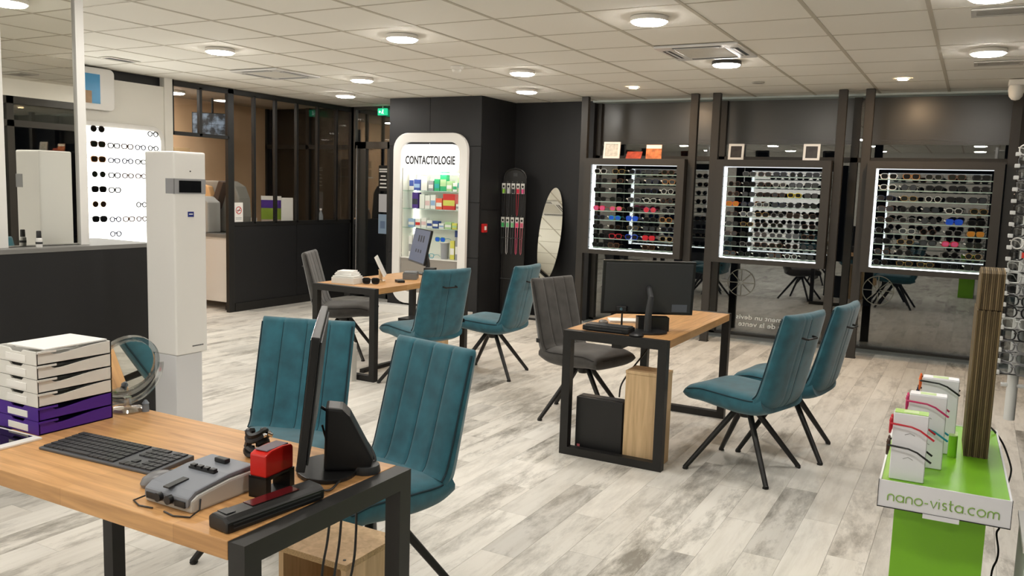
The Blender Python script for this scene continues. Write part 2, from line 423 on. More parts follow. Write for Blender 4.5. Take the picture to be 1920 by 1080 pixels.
# glazed black partition on the left
gp = thing('glazed_partition', 'black steel partition with tall glass panes above solid black panels', 'partition', (XL,0,0))
b = MB(); b.box(-.05,.0,6.93,7.02,0,CEIL); b.box(-.045,0,6.17,9.13,2.50,CEIL-.01); b.box(-.045,0,7.02,9.13,1.0,1.05); b.box(-.045,0,9.08,9.14,0,CEIL); b.box(-.045,0,6.17,6.95,1.99,2.03); b.box(-.045,0,6.17,6.2,1.99,CEIL)
b.build('frame', M_BLACK, gp, bevel=.003, seg=1)
for y in (6.55,): MB().box(-.04,0,y-.018,y+.018,2.0,2.52).build('mullion', M_BLACK, gp)
my = [7.336,7.683,8.052,8.434,8.799]
for y in my: MB().box(-.04,0,y-.017,y+.017,1.03,2.52).build('mullion', M_BLACK, gp)
ed = [7.02]+my+[9.08]
for a, c in zip(ed[:-1], ed[1:]): MB().box(-.025,-.02,a+.017,c-.017,1.04,2.51).build('pane', M_PARTGLASS, gp)
for a, c in ((6.2,6.532),(6.568,6.93)): MB().box(-.025,-.02,a,c,2.03,2.51).build('pane', M_PARTGLASS, gp)
for a, c in ((7.02,8.05),(8.05,9.08)): MB().box(-.035,-.01,a+.003,c-.003,.1,1.0).build('lower_panel', M_BLACKPANEL, gp)
MB().box(-.05,.005,7.02,9.08,0,.1).build('kick_board', M_BLACK, gp)
hk = MB().cyl((0,8.42,.62),(.05,8.42,.62),.012,.008,10).build('hook', M_CHROME, gp)

# dark glass door between the partition and the black block
d1 = MB()
d1.box(-7.45,-7.26,9.1,9.16,0,2.10); d1.box(-7.45,-6.27,9.1,9.16,2.01,2.10); d1.box(-6.9,-6.86,9.1,9.16,0,2.1); d1.box(-7.45,-6.27,9.1,9.16,2.53,CEIL); d1.box(-7.5,-7.44,9.1,9.16,0,CEIL); d1.box(-7.45,-6.27,9.1,9.16,0,.06)
d1 = struct(d1.build('door_1', M_ALU))
MB().box(-7.26,-6.9,9.12,9.128,.05,2.01).build('pane', M_PANE, d1)
MB().box(-6.86,-6.27,9.12,9.128,.05,2.01).build('pane', M_PANE, d1)
MB().box(-7.44,-6.27,9.12,9.128,2.1,2.53).build('transom_pane', M_PANE, d1)
MB().box(-7.44,-6.27,9.2,9.24,2.08,CEIL).build('shutter_box', M_BLIND, d1)
MB().cyl((-7.385,9.07,.15),(-7.385,9.07,2.05),.013,None,10).build('pull_bar', M_CHROME, d1)
MB().cbox((-7.42,9.09,1.03),(.03,.02,.09)).build('lock', M_CHROME, d1)
# partition side window continuing behind the workshop
d2 = MB(); 
for x in (-9.1,-8.3,-7.5): d2.box(x-.03,x+.03,9.1,9.16,0,CEIL)
d2.box(-9.1,-7.5,9.1,9.16,2.0,2.06)
d2 = struct(d2.build('window_3', M_FRAME))
MB().box(-9.07,-7.53,9.125,9.131,0,CEIL).build('pane', M_PARTGLASS, d2)
MB().box(-9.07,-7.53,9.2,9.24,0,CEIL).build('shutter', mat('dark_shutter', (40,38,34), .4), d2)

# ------------------------------------------------------------------ ceiling fittings
M_LAMP = emit('lamp_diffuser', LAMP_COL, LAMP)
M_LAMPRIM = mat('lamp_rim', (236,232,224), .4)
def lamp(x, y, label, rim=None):
    t = thing('ceiling_lamp', label, 'ceiling light', (x,y,CEIL-.003), group='round ceiling lamps')
    inst('rim', 'lamp_rim', lambda: MB().lathe([(.112,0),(.1135,-.012),(.112,-.026),(.104,-.026)], 28), rim or M_LAMPRIM, t, smooth=True)
    inst('diffuser', 'lamp_dif', lambda: MB().lathe([(.1035,-.0262),(.102,-.031),(.092,-.037),(.05,-.041),(.004,-.042)], 28), M_LAMP, t, smooth=True)
lx = [-5.385,-3.6,-1.795,-.012]
names = {(0,4.9):'round ceiling lamp above the gap left of the far desk', (1,4.9):'round ceiling lamp nearest the smoke detector, toward the camera', (2,4.9):'large bright round ceiling lamp in front of the right air conditioner',
 (3,4.9):'round ceiling lamp cut by the top edge at the right', (0,6.68):'round ceiling lamp right of the left air conditioner', (1,6.68):'round ceiling lamp above the space between the two far desks',
 (2,6.68):'round dark rimmed ceiling lamp just behind the right air conditioner', (3,6.68):'round ceiling lamp near the right wall by the grille'}
for j, y in enumerate((-.5,1.3,3.1,4.9,6.68)):
    for i, x in enumerate(lx):
        lamp(x, y, names.get((i,y), 'round ceiling lamp overhead, %s from the left in %s row from the rear wall' % (ORD[i], ORD[j])), mat('lamp_rim_dark', (60,58,56), .4) if (i,y) == (2,6.68) else None)
lamp(-8.15,5.95,'round ceiling lamp added to brighten the workshop, toward the camera'); lamp(-8.45,7.0,'round ceiling lamp inside the workshop behind the partition glass')  # lamp toward the camera is out of view, added to brighten the peach wall
lamp(-4.21,7.92,'round ceiling lamp closest to the black back wall'); lamp(-6.52,7.79,'round ceiling lamp closest to the glazed partition end')
M_SPOT = emit('spot_glow', (1.,.68,.40), 900.)
def spot(x, y, lit, label):
    t = thing('recessed_spot', label, 'spotlight', (x,y,CEIL-.003), group='small recessed spots')
    n = 24
    MB().ring([(.055*math.cos(2*PI*i/n), .055*math.sin(2*PI*i/n)) for i in range(n)], [(.042*math.cos(2*PI*i/n), .042*math.sin(2*PI*i/n)) for i in range(n)], -.008, 0, 'Z').build('bezel', mat('spot_bezel', (190,186,176), .4), t, smooth=True)
    MB().lathe([(.041,-.003),(.036,-.010),(.004,-.012)], 20).build('bulb', M_SPOT if lit else mat('spot_off', (150,146,138), .4), t, smooth=True)
spot(-3.06,8.0,True,'small lit recessed spot before the left window display'); spot(-.635,8.02,True,'small lit recessed spot before the right window display'); spot(-1.835,7.95,False,'small unlit round recessed spot before the middle window display')
def aircon(x, y, label):
    t = thing('ceiling_air_conditioner', label, 'air conditioner', (x,y,CEIL), group='ceiling cassettes')
    MB().ring([(-.30,-.30),(.30,-.30),(.30,.30),(-.30,.30)], [(-.18,-.18),(.18,-.18),(.18,.18),(-.18,.18)], -.018, .0, 'Z').build('fascia', M_WHITEGLOSS, t, bevel=.006)
    MB().box(-.178,.178,-.178,.178,-.017,-.004).build('intake_grille', mat('aircon_grille', (206,202,192), .6, var=.12, scale=90, stretch=(1,8,1)), t, bevel=.004)
    for k in range(4):
        a = k*PI/2
        MB().box(-.17,.17,-.272,-.216,-.0195,-.017).build('air_slot', M_BLKPLASTIC, t, rot=(0,0,a))
        MB().box(-.165,.165,-.25,-.237,-.023,-.0197).build('louvre', M_WHITEGLOSS, t, rot=(0,0,a))
aircon(-1.808,6.16,'white square ceiling air conditioner on the right, before dark rimmed lamp'); aircon(-6.02,6.16,'white square ceiling air conditioner on the left, near glazed partition')
t = thing('smoke_detector', 'small white round smoke detector on the ceiling', 'smoke detector', (-4.03,6.28,CEIL-.003))
MB().lathe([(.055,0),(.055,-.02),(.045,-.026)], 24).build('base', M_WHITE, t, smooth=True)
MB().lathe([(.040,-.0265),(.042,-.034),(.036,-.048),(.02,-.055),(.003,-.056)], 24).build('sensor_head', M_WHITE, t, smooth=True)
for x, y, lab in ((.05,5.38,'pale ceiling grille by right edge, nearer of the two'),(.06,7.3,'pale ceiling grille by right edge, farther of the two')):
    t = thing('ceiling_grille', lab, 'vent', (x,y,CEIL-.004), group='ceiling grilles')
    MB().ring([(-.16,-.1),(.16,-.1),(.16,.1),(-.16,.1)], [(-.135,-.075),(.135,-.075),(.135,.075),(-.135,.075)], -.008, 0, 'Z').build('frame', mat('grille_frame', (190,186,178), .5), t)
    for k in range(7): MB().box(-.135,.135,-.07+k*.021,-.058+k*.021,-.006,-.001).build('slat', mat('grille_slat', (168,164,156), .5), t)
t = thing('slot_vent', 'dark open slot diffuser in the ceiling above the lit wall', 'vent', (-6.78,5.03,CEIL-.004))
MB().ring([(-.07,-.16),(.07,-.16),(.07,.16),(-.07,.16)], [(-.05,-.14),(.05,-.14),(.05,.14),(-.05,.14)], -.006, .0, 'Z').build('frame', M_CEIL, t)
MB().box(-.05,.05,-.14,.14,-.004,-.001).build('slot', M_BLKPLASTIC, t)
t = thing('security_camera', 'white dome security camera at the ceiling in the right corner', 'camera', (.215,8.3,CEIL-.003))
MB().box(-.06,.06,-.05,.09,-.05,0).build('bracket', M_WHITE, t, bevel=.01)
MB().lathe([(.055,-.051),(.06,-.09),(.05,-.14),(.03,-.165),(.004,-.172)], 20).build('dome', M_WHITE, t, smooth=True)
t = thing('exit_sign', 'green lit emergency exit sign above the dark glass door', 'exit sign', (-6.93,9.03,2.49))
MB().box(-.075,.075,-.012,.012,-.05,.04).build('body', emit('exit_green', (.02,.55,.25), 1.2, (.02,.3,.15)), t, bevel=.004)
MB().cyl((0,0,.041),(0,0,.075),.006,None,8).build('stem', M_WHITE, t)
MB().prism([(-.055,-.006),(-.04,.012),(-.04,.0),(-.022,.0),(-.022,-.012),(-.04,-.012),(-.04,-.024)], -.0145, -.0125).build('arrow', emit('exit_white', (.8,1,.9), 2.), t)
b = MB(); b.cyl((.012,-.0145,.018),(.012,-.0125,.018),.007,None,10); b.prism([(.0,.008),(.02,.01),(.012,-.012),(.024,-.03),(.016,-.034),(.004,-.014),(-.008,-.03),(-.014,-.026),(.002,-.004)], -.0145, -.0125)
b.build('running_figure', emit('exit_white', (.8,1,.9), 2.), t)

# ------------------------------------------------------------------ chairs
def chair_sweep(stations, halfw, bow, seam_front, seam_back):
    """stations: (x, z, nx, nz, thickness). ring across the width: front (sitter) side then back side"""
    nu = 49; V = []; F = []
    us = [-1+2*i/(nu-1) for i in range(nu)]
    for (x, z, nx, nz, th, wf_) in stations:
        ring = []
        for u in us:
            e = (1-min(1,abs(u))**7)**.5
            g = -.0045 if any(abs(u-s) < .024 for s in seam_front) else 0
            off = th/2*e + g*e + bow*(u*u)
            ring.append((x+nx*off, u*halfw*wf_, z+nz*off))
        for u in reversed(us[1:-1]):
            e = (1-abs(u)**7)**.5
            g = .0025 if any(abs(u-s) < .024 for s in seam_back) else 0
            off = -th/2*e + g*e + bow*(u*u)
            ring.append((x+nx*off, u*halfw*wf_, z+nz*off))
        V += ring
    n = 2*nu-2
    for a in range(len(stations)-1):
        F += [(a*n+i, a*n+(i+1) % n, (a+1)*n+(i+1) % n, (a+1)*n+i) for i in range(n)]
    k = (len(stations)-1)*n
    F += [tuple(range(n-1,-1,-1)), tuple(range(k, k+n))]
    return MB().add(V, F)
def spline(pts, m):
    out = []
    P = [pts[0]]+pts+[pts[-1]]
    for i in range(1, len(P)-2):
        for s in range(m):
            t = s/m
            out.append(tuple(.5*((2*b_)+(-a+c)*t+(2*a-5*b_+4*c-d)*t*t+(-a+3*b_-3*c+d)*t**3) for a, b_, c, d in zip(P[i-1],P[i],P[i+1],P[i+2])))
    out.append(pts[-1]); return out
BACK_P = [(-.322,.900),(-.302,.82),(-.272,.70),(-.240,.57),(-.213,.475),(-.185,.435)]
SEAT_P = [(-.215,.435),(-.15,.415),(-.05,.413),(.07,.420),(.17,.426),(.24,.418)]
def stations(pts, ths, cap0, cap1, up, wid=None):
    S = spline(pts, 5); n = len(S); out = []
    L = []
    for i, (x, z) in enumerate(S):
        a, b_ = S[max(0,i-1)], S[min(n-1,i+1)]
        d = Vector((b_[0]-a[0], b_[1]-a[1])).normalized()
        nx, nz = -d.y, d.x
        if nx*up[0]+nz*up[1] < 0: nx, nz = -nx, -nz
        f = i/(n-1)*(len(ths)-1); k = min(int(f), len(ths)-2); th = ths[k]+(ths[k+1]-ths[k])*(f-k)
        L.append((x, z, nx, nz, th, d))
    def cap(e, sign):
        x, z, nx, nz, th, d = e; r = []
        for q in (.25,.55,.8,.95,1.):
            dd = th/2*.8*math.sin(q*PI/2); t2 = th*max(.12,math.cos(q*PI/2*.96))
            r.append((x+sign*d.x*dd, z+sign*d.y*dd, nx, nz, t2, 1-.03*q*q))
        return r
    body = [(x,z,nx,nz,th,1.) for (x,z,nx,nz,th,d) in L]
    if cap0: body = list(reversed(cap(L[0],-1)))+body
    if cap1: body = body+cap(L[-1],1)
    return body
def back_mesh(): return chair_sweep(stations(BACK_P, [.060,.068,.076,.084,.095,.10], True, False, (1,0)), .218, .018, (-.5,0,.5), (0.0,.28))
def seat_mesh(): return chair_sweep(stations(SEAT_P, [.10,.115,.125,.12,.11,.09], False, True, (0,1)), .222, .006, (), ())
def pipe_back():
    S = stations(BACK_P, [.060,.068,.076,.084,.095,.10], False, False, (1,0)); b = MB()
    b.tube([(x+nx*(th*.235+.0168), .2106, z+nz*(th*.235+.0168)) for (x,z,nx,nz,th,_) in S], .0042, 5)
    return b
def pipe_seat():
    S = stations(SEAT_P, [.10,.115,.125,.12,.11,.09], False, False, (0,1))[4:]; b = MB()
    L = [(x+nx*(th*.24+.0056), .2145, z+nz*(th*.24+.0056)) for (x,z,nx,nz,th,_) in S]; R = [(x,-y,z) for x,y,z in reversed(L)]
    e = L[-1]
    b.tube(L+[(e[0]+.024,.20,e[2]-.006),(e[0]+.030,.1,e[2]-.006),(e[0]+.030,-.1,e[2]-.006),(e[0]+.024,-.20,e[2]-.006)]+R, .0038, 5); return b
def seam_mesh(u, front):
    def f():
        S = stations(BACK_P, [.060,.068,.076,.084,.095,.10], False, False, (1,0)); e = (1-abs(u)**7)**.5
        if front: P = [(x+nx*(th/2*e-.0040+.018*u*u), u*.218, z+nz*(th/2*e-.0040+.018*u*u)) for (x,z,nx,nz,th,_) in S]
        else: P = [(x-nx*(th/2*e-.0022-.018*u*u), u*.218, z-nz*(th/2*e-.0022-.018*u*u)) for (x,z,nx,nz,th,_) in S]
        return MB().tube(P, .0016, 4)
    return f
def leg_mesh(): return MB().cyl((.045,0,.352),(.335,0,.006),.0175,.0135,10).cyl((.327,0,.0),(.333,0,.012),.017,.015,10)
def hub_mesh(): return MB().cyl((0,0,.335),(0,0,.366),.07,.075,18).cyl((0,0,.30),(0,0,.336),.03,.05,16)
def handle_mesh():
    return MB().tube([(-.322,-.055,.80),(-.352,-.055,.795),(-.36,-.05,.794),(-.36,.05,.794),(-.352,.055,.795),(-.322,.055,.80)], .006, 8)
def label_tag(): return MB().box(-.235,-.205,-.2262,-.2235,.50,.528)
def chair(x, y, face, legs, teal, label, group):
    t = thing('swivel_chair', label, 'chair', (x,y,0), math.radians(face), group)
    f, p_ = (M_TEAL, M_TEALPIPE) if teal else (M_GREYF, M_GREYPIPE)
    inst('backrest','cb',back_mesh,f,t,smooth=True); inst('seat','cs',seat_mesh,f,t,smooth=True)
    inst('back_piping','cpb',pipe_back,p_,t,smooth=True); inst('back_piping','cpb',pipe_back,p_,t,smooth=True).scale = (1,-1,1); inst('seat_piping','cps',pipe_seat,p_,t,smooth=True)
    for u in (-.5,0,.5): inst('seam_stitch',('sf',u),seam_mesh(u,True),p_,t)
    inst('seam_stitch','sb',seam_mesh(.0,False),p_,t)
    inst('handle','ch',handle_mesh,M_BLACK,t,smooth=True); inst('care_tag','ct',label_tag,M_BLKPLASTIC,t)
    inst('hub','chub',hub_mesh,M_BLACK,t,smooth=True)
    for k in range(4): inst('leg','cl',leg_mesh,M_BLACK,t,rot=(0,0,math.radians(legs+90*k-face)),smooth=True)
    return t
G1, G2, G3 = 'chairs at the foreground desk', 'chairs at the middle desk', 'chairs at the far desk'
chair(-2.445,2.505,288,238,True,'teal velvet chair behind the foreground monitor, left of the pair',G1)
chair(-1.855,2.375,257,215,True,'teal velvet chair at right corner of foreground desk, backrest facing camera',G1)
chair(-4.87,5.82,28,70,False,'charcoal grey chair left of the far desk, seen side on',G3)
chair(-3.66,5.30,160,30,True,'teal chair at the far desk with back handle toward camera, nearer one',G3)
chair(-3.42,5.97,180,55,True,'teal chair at the far desk beside the black accessory stand',G3)
chair(-2.25,5.18,-15,57,False,'charcoal grey chair on the left of the middle desk',G2)
chair(-1.035,4.68,163,35,True,'teal chair right of the middle desk, nearer of the pair',G2)
chair(-.91,5.22,172,48,True,'teal chair right of the middle desk, farther of the pair',G2)

# ------------------------------------------------------------------ desks
def desk(x0, x1, y0, y1, along, label):
    t = thing('desk', label, 'desk', ((x0+x1)/2,(y0+y1)/2,0), 0, 'steel framed oak desks')
    hx, hy = (x1-x0)/2, (y1-y0)/2; z = .73; w_ = .05
    for s in (-1,1):
        b = MB()
        if along == 'X':
            a0, a1 = sorted((s*hx, s*(hx-w_)))
            P = lambda u0,u1,z0,z1: b.box(a0,a1,u0,u1,z0,z1)
            P(-hy,-hy+w_,0,z); P(hy-w_,hy,0,z); P(-hy+w_,hy-w_,0,w_*.9); P(-hy+w_,hy-w_,z-w_,z)
        else:
            a0, a1 = sorted((s*hy, s*(hy-w_)))
            P = lambda u0,u1,z0,z1: b.box(u0,u1,a0,a1,z0,z1)
            P(-hx,-hx+w_,0,z); P(hx-w_,hx,0,z); P(-hx+w_,hx-w_,0,w_*.9); P(-hx+w_,hx-w_,z-w_,z)
        b.build('leg_frame', M_BLACK, t)
    q = .0015
    if along == 'X': MB().box(-hx+w_+q,hx-w_-q,-hy,hy,z-.045,z+.001).build('tabletop', M_OAKX, t, bevel=.003)
    else: MB().box(-hx,hx,-hy+w_+q,hy-w_-q,z-.045,z+.001).build('tabletop', M_OAKY, t, bevel=.003)
    b = MB()
    if along == 'X': b.box(-hx+w_,hx-w_,-.03,.03,z-.08,z-.046)
    else: b.box(-.03,.03,-hy+w_,hy-w_,z-.08,z-.046)
    b.build('under_rail', M_BLACK, t)
    return t
desk(-2.63,-1.335,1.27,1.89,'X','foreground oak topped desk with black steel frame, cut by left edge')
desk(-2.02,-1.40,4.345,5.715,'Y','middle oak topped desk with black steel frame, computer beneath it')
desk(-4.61,-3.985,5.12,6.49,'Y','far oak topped desk before the lit contact lens display')
DT = .731

# ------------------------------------------------------------------ monitors
M_SCREEN = mat('dark_screen', (16,17,19), .12)
def monitor(cx_, cy_, face, z0, z1, wd, label, base, tilt=6, scr=None, easel=False):
    """face: direction (deg) the screen looks; base: (x,y) of the foot"""
    t = thing('computer_monitor', label, 'monitor', (cx_,cy_,DT), math.radians(face), 'desk monitors')
    h = z1-z0; zc = (z0+z1)/2-DT; ty = -math.radians(tilt)
    p = MB().box(-.009,.012,-wd/2,wd/2,-h/2,h/2).build('casing', M_BLKPLASTIC, t, bevel=.003, loc=(0,0,zc), rot=(0,ty,0))
    MB().box(.0125,.0135,-wd/2+.008,wd/2-.008,-h/2+.016,h/2-.008).build('screen', scr or M_SCREEN, p)
    MB().box(-.015,-.0095,-wd*.47,wd*.47,-h*.46,h*.46).build('rear_shell', M_DARKPLASTIC, p, bevel=.008)
    MB().box(.0126,.0142,-wd/2+.003,wd/2-.003,-h/2+.002,-h/2+.014).build('lower_bezel', mat('bezel_silver', (120,122,124), .35, .5), p)
    bx, by = base
    ca, sa = math.cos(math.radians(face)), math.sin(math.radians(face))
    lx_, ly_ = (bx-cx_)*ca+(by-cy_)*sa, -(bx-cx_)*sa+(by-cy_)*ca
    lx_ = min(lx_, -.05)
    if easel: MB().prism([(-.03,.013),(-.155,.013),(-.165,.04),(-.10,.165),(-.08,.185),(-.035,.19)], ly_-.045, ly_+.045, 'Y').build('stand_neck', M_BLKPLASTIC, t, bevel=.008)
    else: MB().tube([(lx_,ly_,.012),(lx_,ly_,.10),(lx_+.004,ly_*.5,.2),(-.03,0,zc)], [.022,.02,.018,.016], 10).build('stand_neck', M_DARKPLASTIC, t, smooth=True)
    n = 28
    MB().prism([(lx_+.01+.085*math.cos(2*PI*i/n), ly_+.115*math.sin(2*PI*i/n)) for i in range(n)], 0, .012, 'Z').build('stand_base', M_BLKPLASTIC, t, bevel=.003)
    return t
monitor(-1.585,1.77,219,.80,1.145,.56,'foreground desk monitor seen almost edge on, screen facing left',(-1.53,1.735),6,None,True)
m2 = monitor(-1.645,4.69,121,.815,1.135,.545,'middle desk monitor seen from behind, dark plastic back',(-1.585,4.545))
M_SCR3 = emit('pale_slate_screen', (.09,.11,.16), .9, (.05,.05,.06))
m3 = monitor(-4.43,6.36,230,.82,1.14,.54,'far desk monitor showing a slate grey screen, before lit display',(-4.38,6.30),12,M_SCR3)
for c in m3.children:
    if c.name.startswith('casing'):
        M_SCRICON = emit('screen_icon', (.02,.025,.04), .6, (.02,.02,.02))
        for q in (-.06,.02,.1):
            MB().box(.0136,.014,q-.02,q+.02,.04,.10).build('screen_icon', M_SCRICON, c); MB().box(.0136,.014,q-.03,q+.005,-.06,-.03).build('screen_icon', M_SCRICON, c)
for c in m2.children:
    if c.name.startswith('casing'):
        MB().box(-.0165,-.0152,-.235,-.145,-.140,-.095).build('rating_label', mat('label_grey', (92,98,108), .5), c)

# ------------------------------------------------------------------ foreground desk items
def tray(z, purple, label):
    mt = mat('purple_plastic', (74,34,140), .4) if purple else mat('frosted_plastic', (240,238,232), .5, trans=.15)
    t = thing('letter_tray', label, 'letter tray', (-2.545,1.63,z), 0, 'stacked letter trays')
    L, W, h = .25, .205, .0425
    MB().box(-W/2,W/2,-L/2,L/2,.001,.004).build('floor_plate', mt, t)
    poly = [(-L/2,.001),(L/2,.001),(L/2,h),(L/2-.02,h),(.06,.040),(.02,.036),(-.02,.031),(-.05,.028),(-.07,.029),(-.085,.037),(-.092,h),(-L/2,h)]
    MB().prism(poly, W/2-.004, W/2, 'X').build('side_wall', mt, t); MB().prism(poly, -W/2, -W/2+.004, 'X').build('side_wall', mt, t)
    MB().box(-W/2,W/2,L/2-.004,L/2,.001,h).build('back_wall', mt, t)
    MB().prism([(-W/2,.001),(W/2,.001),(W/2,h),(.035,h),(.025,.034),(-.025,.034),(-.035,h),(-W/2,h)], -L/2-.002, -L/2+.003).build('front_wall', mt, t)
    MB().box(-.05,.05,-L/2-.004,-L/2-.002,.007,.027).build('label_card', M_PAPER, t)
    for s in (-1,1): MB().box(-W/2-.004 if s < 0 else W/2, -W/2 if s < 0 else W/2+.004, -L/2, -L/2+.06, h-.006, h).build('rim_lip', mt, t)
P6 = [True,True,False,False,False,False]
TN = ['lowest purple tray of the letter tray stack on the desk','upper purple tray of the letter tray stack on the desk','lowest frosted white tray, resting on the purple trays','second frosted white tray above the purple trays','third frosted white tray above the purple trays','topmost frosted white tray of the stack, paper lying on it']
for k in range(6): tray(DT+k*.0432, P6[k], TN[k])
sh = tag(MB().box(-.085,.09,-.105,.115,0,.004).build('paper_stack', M_PAPER, loc=(-2.54,1.63,DT+6*.0432+.001), rot=(0,0,.06)), 'white paper sheets lying on top of the tray stack', 'paper')
# acrylic vanity mirror
t = thing('vanity_mirror', 'round clear acrylic swivel mirror behind the letter trays', 'mirror', (-2.475,1.835,DT), math.radians(-10))
MB().lathe([(.05,0),(.052,.006),(.045,.014),(.012,.017),(.011,.045),(.014,.05)], 28).build('foot', M_ACRYL, t, smooth=True)
Mx = Matrix.Translation((0,0,.155)) @ Matrix.Rotation(.28,4,'Y')
r_ = .104; n = 36
MB().ring([(r_*1.08*math.cos(2*PI*i/n), r_*1.08*math.sin(2*PI*i/n)) for i in range(n)], [(r_*.92*math.cos(2*PI*i/n), r_*.92*math.sin(2*PI*i/n)) for i in range(n)], -.009, .009, 'X', Mx).build('rim', M_ACRYL, t, smooth=True)
MB().cyl((-.003,0,0),(.003,0,0),r_*.92,None,36,Mx).build('mirror_glass', M_MIRROR, t)
MB().tube([(0,.122*math.cos(a),.155+.122*math.sin(a)) for a in [PI+PI*i/20 for i in range(21)]], .010, 8).build('yoke', M_ACRYL, t, smooth=True)
tag(MB().cyl((0,0,0),(0,0,.028),.012,.010,14).cyl((0,0,.028),(0,0,.04),.012,.004,14).build('lens_bottle', mat('smoky_plastic', (120,128,138), .3), loc=(-2.425,1.868,DT), smooth=True), 'tiny grey bottle beside the acrylic mirror foot', 'bottle')
# keyboard
kb = thing('keyboard', 'black computer keyboard lying on the foreground desk', 'keyboard', (-2.10,1.515,DT), math.radians(3.5))
MB().prism([(-.075,0),(.075,0),(.075,.016),(-.075,.008)], -.226, .226, 'X').build('case', mat('keyboard_grey', (84,86,90), .45), kb, bevel=.003)
km = MB()
for r in range(6):
    y = .056-r*.0225; zt = .0085+(y+.075)/.15*.008
    for c in range(21):
        x = -.215+c*.0205
        if c in (15,19) and 0: continue
        if c == 14 or (c == 18 and r == 0): continue
        if r == 5 and 4 <= c <= 8:
            if c == 4: km.box(x,x+.0205*5-.003,y-.0085,y+.0085,zt,zt+.0045)
            continue
        if r in (3,) and c in (15,16,17): continue
        if r == 4 and c in (15,17): continue
        km.box(x,x+.0178,y-.0095,y+.0095,zt-.002,zt+.004)
stuff(km.build('keys', mat('key_grey', (52,53,56), .5), kb))
# mouse with tissue
t = thing('computer_mouse', 'grey computer mouse next to the measuring device', 'mouse', (-1.80,1.425,DT), math.radians(70))
MB().lathe([(.028,0),(.031,.01),(.027,.024),(.016,.033),(.003,.035)], 20, M=Matrix.Scale(1.6,4,(1,0,0))).build('shell', mat('mouse_grey', (118,118,120), .35), t, smooth=True)
MB().box(.022,.04,-.003,.003,.022,.034).build('wheel', M_BLKPLASTIC, t, bevel=.002)
b = MB(); random.seed(3)
gn = 9; V = [(-.065+.13*i/(gn-1), -.04+.08*j/(gn-1), .0015+.022*random.random()*math.sin(PI*i/(gn-1))**.7*math.sin(PI*j/(gn-1))**.5) for i in range(gn) for j in range(gn)]
b.add(V+[(x,y,max(0,z-.0012)) for x,y,z in V], [(i*gn+j,(i+1)*gn+j,(i+1)*gn+j+1,i*gn+j+1) for i in range(gn-1) for j in range(gn-1)]+[(gn*gn+i*gn+j,gn*gn+i*gn+j+1,gn*gn+(i+1)*gn+j+1,gn*gn+(i+1)*gn+j) for i in range(gn-1) for j in range(gn-1)])
tag(b.build('tissue', mat('crumpled_tissue', (232,222,216), .8), loc=(-1.775,1.515,DT), rot=(0,0,.5), smooth=True), 'crumpled white tissue between keyboard and grey measuring device', 'tissue')
# pupillometer
t = thing('pupil_meter', 'grey pupil distance meter with sliders on the foreground desk', 'optical device', (-1.655,1.432,DT), math.radians(0))
MB().prism([(-.10,0),(.10,0),(.10,.052),(.02,.052),(-.08,.040),(-.10,.030)], -.083, .083, 'X').build('lower_body', mat('device_light_grey', (196,196,192), .45), t, bevel=.006)
MB().prism([(-.106,.012),(-.106,.036),(-.085,.050),(.02,.064),(.105,.066),(.105,.054),(.02,.053),(-.08,.041)], -.078, .078, 'X').build('upper_shell', mat('device_slate_grey', (122,126,134), .45), t, bevel=.005)
MB().box(-.05,-.03,-.03,.03,0,.004).build('nose_rest', M_DARKPLASTIC, t, loc=(.04,-.075,.052), rot=(.1,0,0))
for s in (-1,1):
    MB().box(s*.05-.018,s*.05+.018,-.1085,-.104,.013,.028).build('eyepiece', M_BLKPLASTIC, t)
    MB().cyl((s*.018,-.118,.026),(s*.018,-.100,.026),.011,None,14).build('eye_lens', M_BLKPLASTIC, t, smooth=True)
MB().box(-.045,.045,.0,.014,.062,.067).build('slider_track', M_BLKPLASTIC, t)
for q in range(4): MB().box(-.04+q*.023,-.025+q*.023,.001,.013,.067,.073).build('slider', M_BLKPLASTIC, t)
MB().box(-.02,.02,.06,.078,.066,.078).build('top_knob', M_BLKPLASTIC, t, bevel=.003)
for s in (-1,1): MB().tube([(s*.084,-.075,.03),(s*.092,-.085,.008),(s*.10,-.12,.003),(s*.06,-.135,.003),(s*.0+s*.02,-.128,.003)], .0022, 6).build('forehead_wire', M_BLKPLASTIC, t, smooth=True)
# self inking stamp
t = thing('rubber_stamp', 'red and black self inking stamp on the foreground desk', 'stamp', (-1.525,1.545,DT), math.radians(4))
MB().prism([(-.052,.055),(.052,.055),(.052,.112),(.045,.118),(.015,.122),(-.03,.120),(-.052,.112)], -.026, .026, 'X').build('red_cap', mat('stamp_red', (206,34,26), .3), t, bevel=.004)
MB().box(-.02,.02,-.04,.04,.119,.1225).build('top_window', mat('stamp_window', (120,110,122), .15), t, bevel=.002)
b = MB(); b.box(-.028,.028,-.054,-.036,0,.055); b.box(-.028,.028,.036,.054,0,.055); b.box(-.028,.028,-.054,.054,0,.006); b.box(-.006,.006,-.036,.036,.035,.055); b.box(-.028,.028,-.054,.054,.050,.0555)
b.build('black_frame', M_BLKPLASTIC, t)
# hand scanner bar
t = thing('bar_scanner', 'long black portable scanner bar at the end of the foreground desk', 'scanner', (-1.43,1.44,DT), math.radians(-6))
MB().prism([(-.035,0),(.035,0),(.036,.026),(.02,.036),(-.022,.038),(-.036,.028)], -.145, .145, 'Y').build('body', M_BLKPLASTIC, t, bevel=.006)
MB().box(-.02,.015,-.06,.08,.0375,.039).build('red_gloss_panel', mat('dark_red_gloss', (72,20,24), .12), t)
MB().box(-.022,.012,-.13,-.105,.0375,.039).build('grey_cap', M_DARKPLASTIC, t)
for z in (.009,.018): MB().box(.0352,.037,-.13,.13,z,z+.003).build('groove', M_DARKPLASTIC, t)
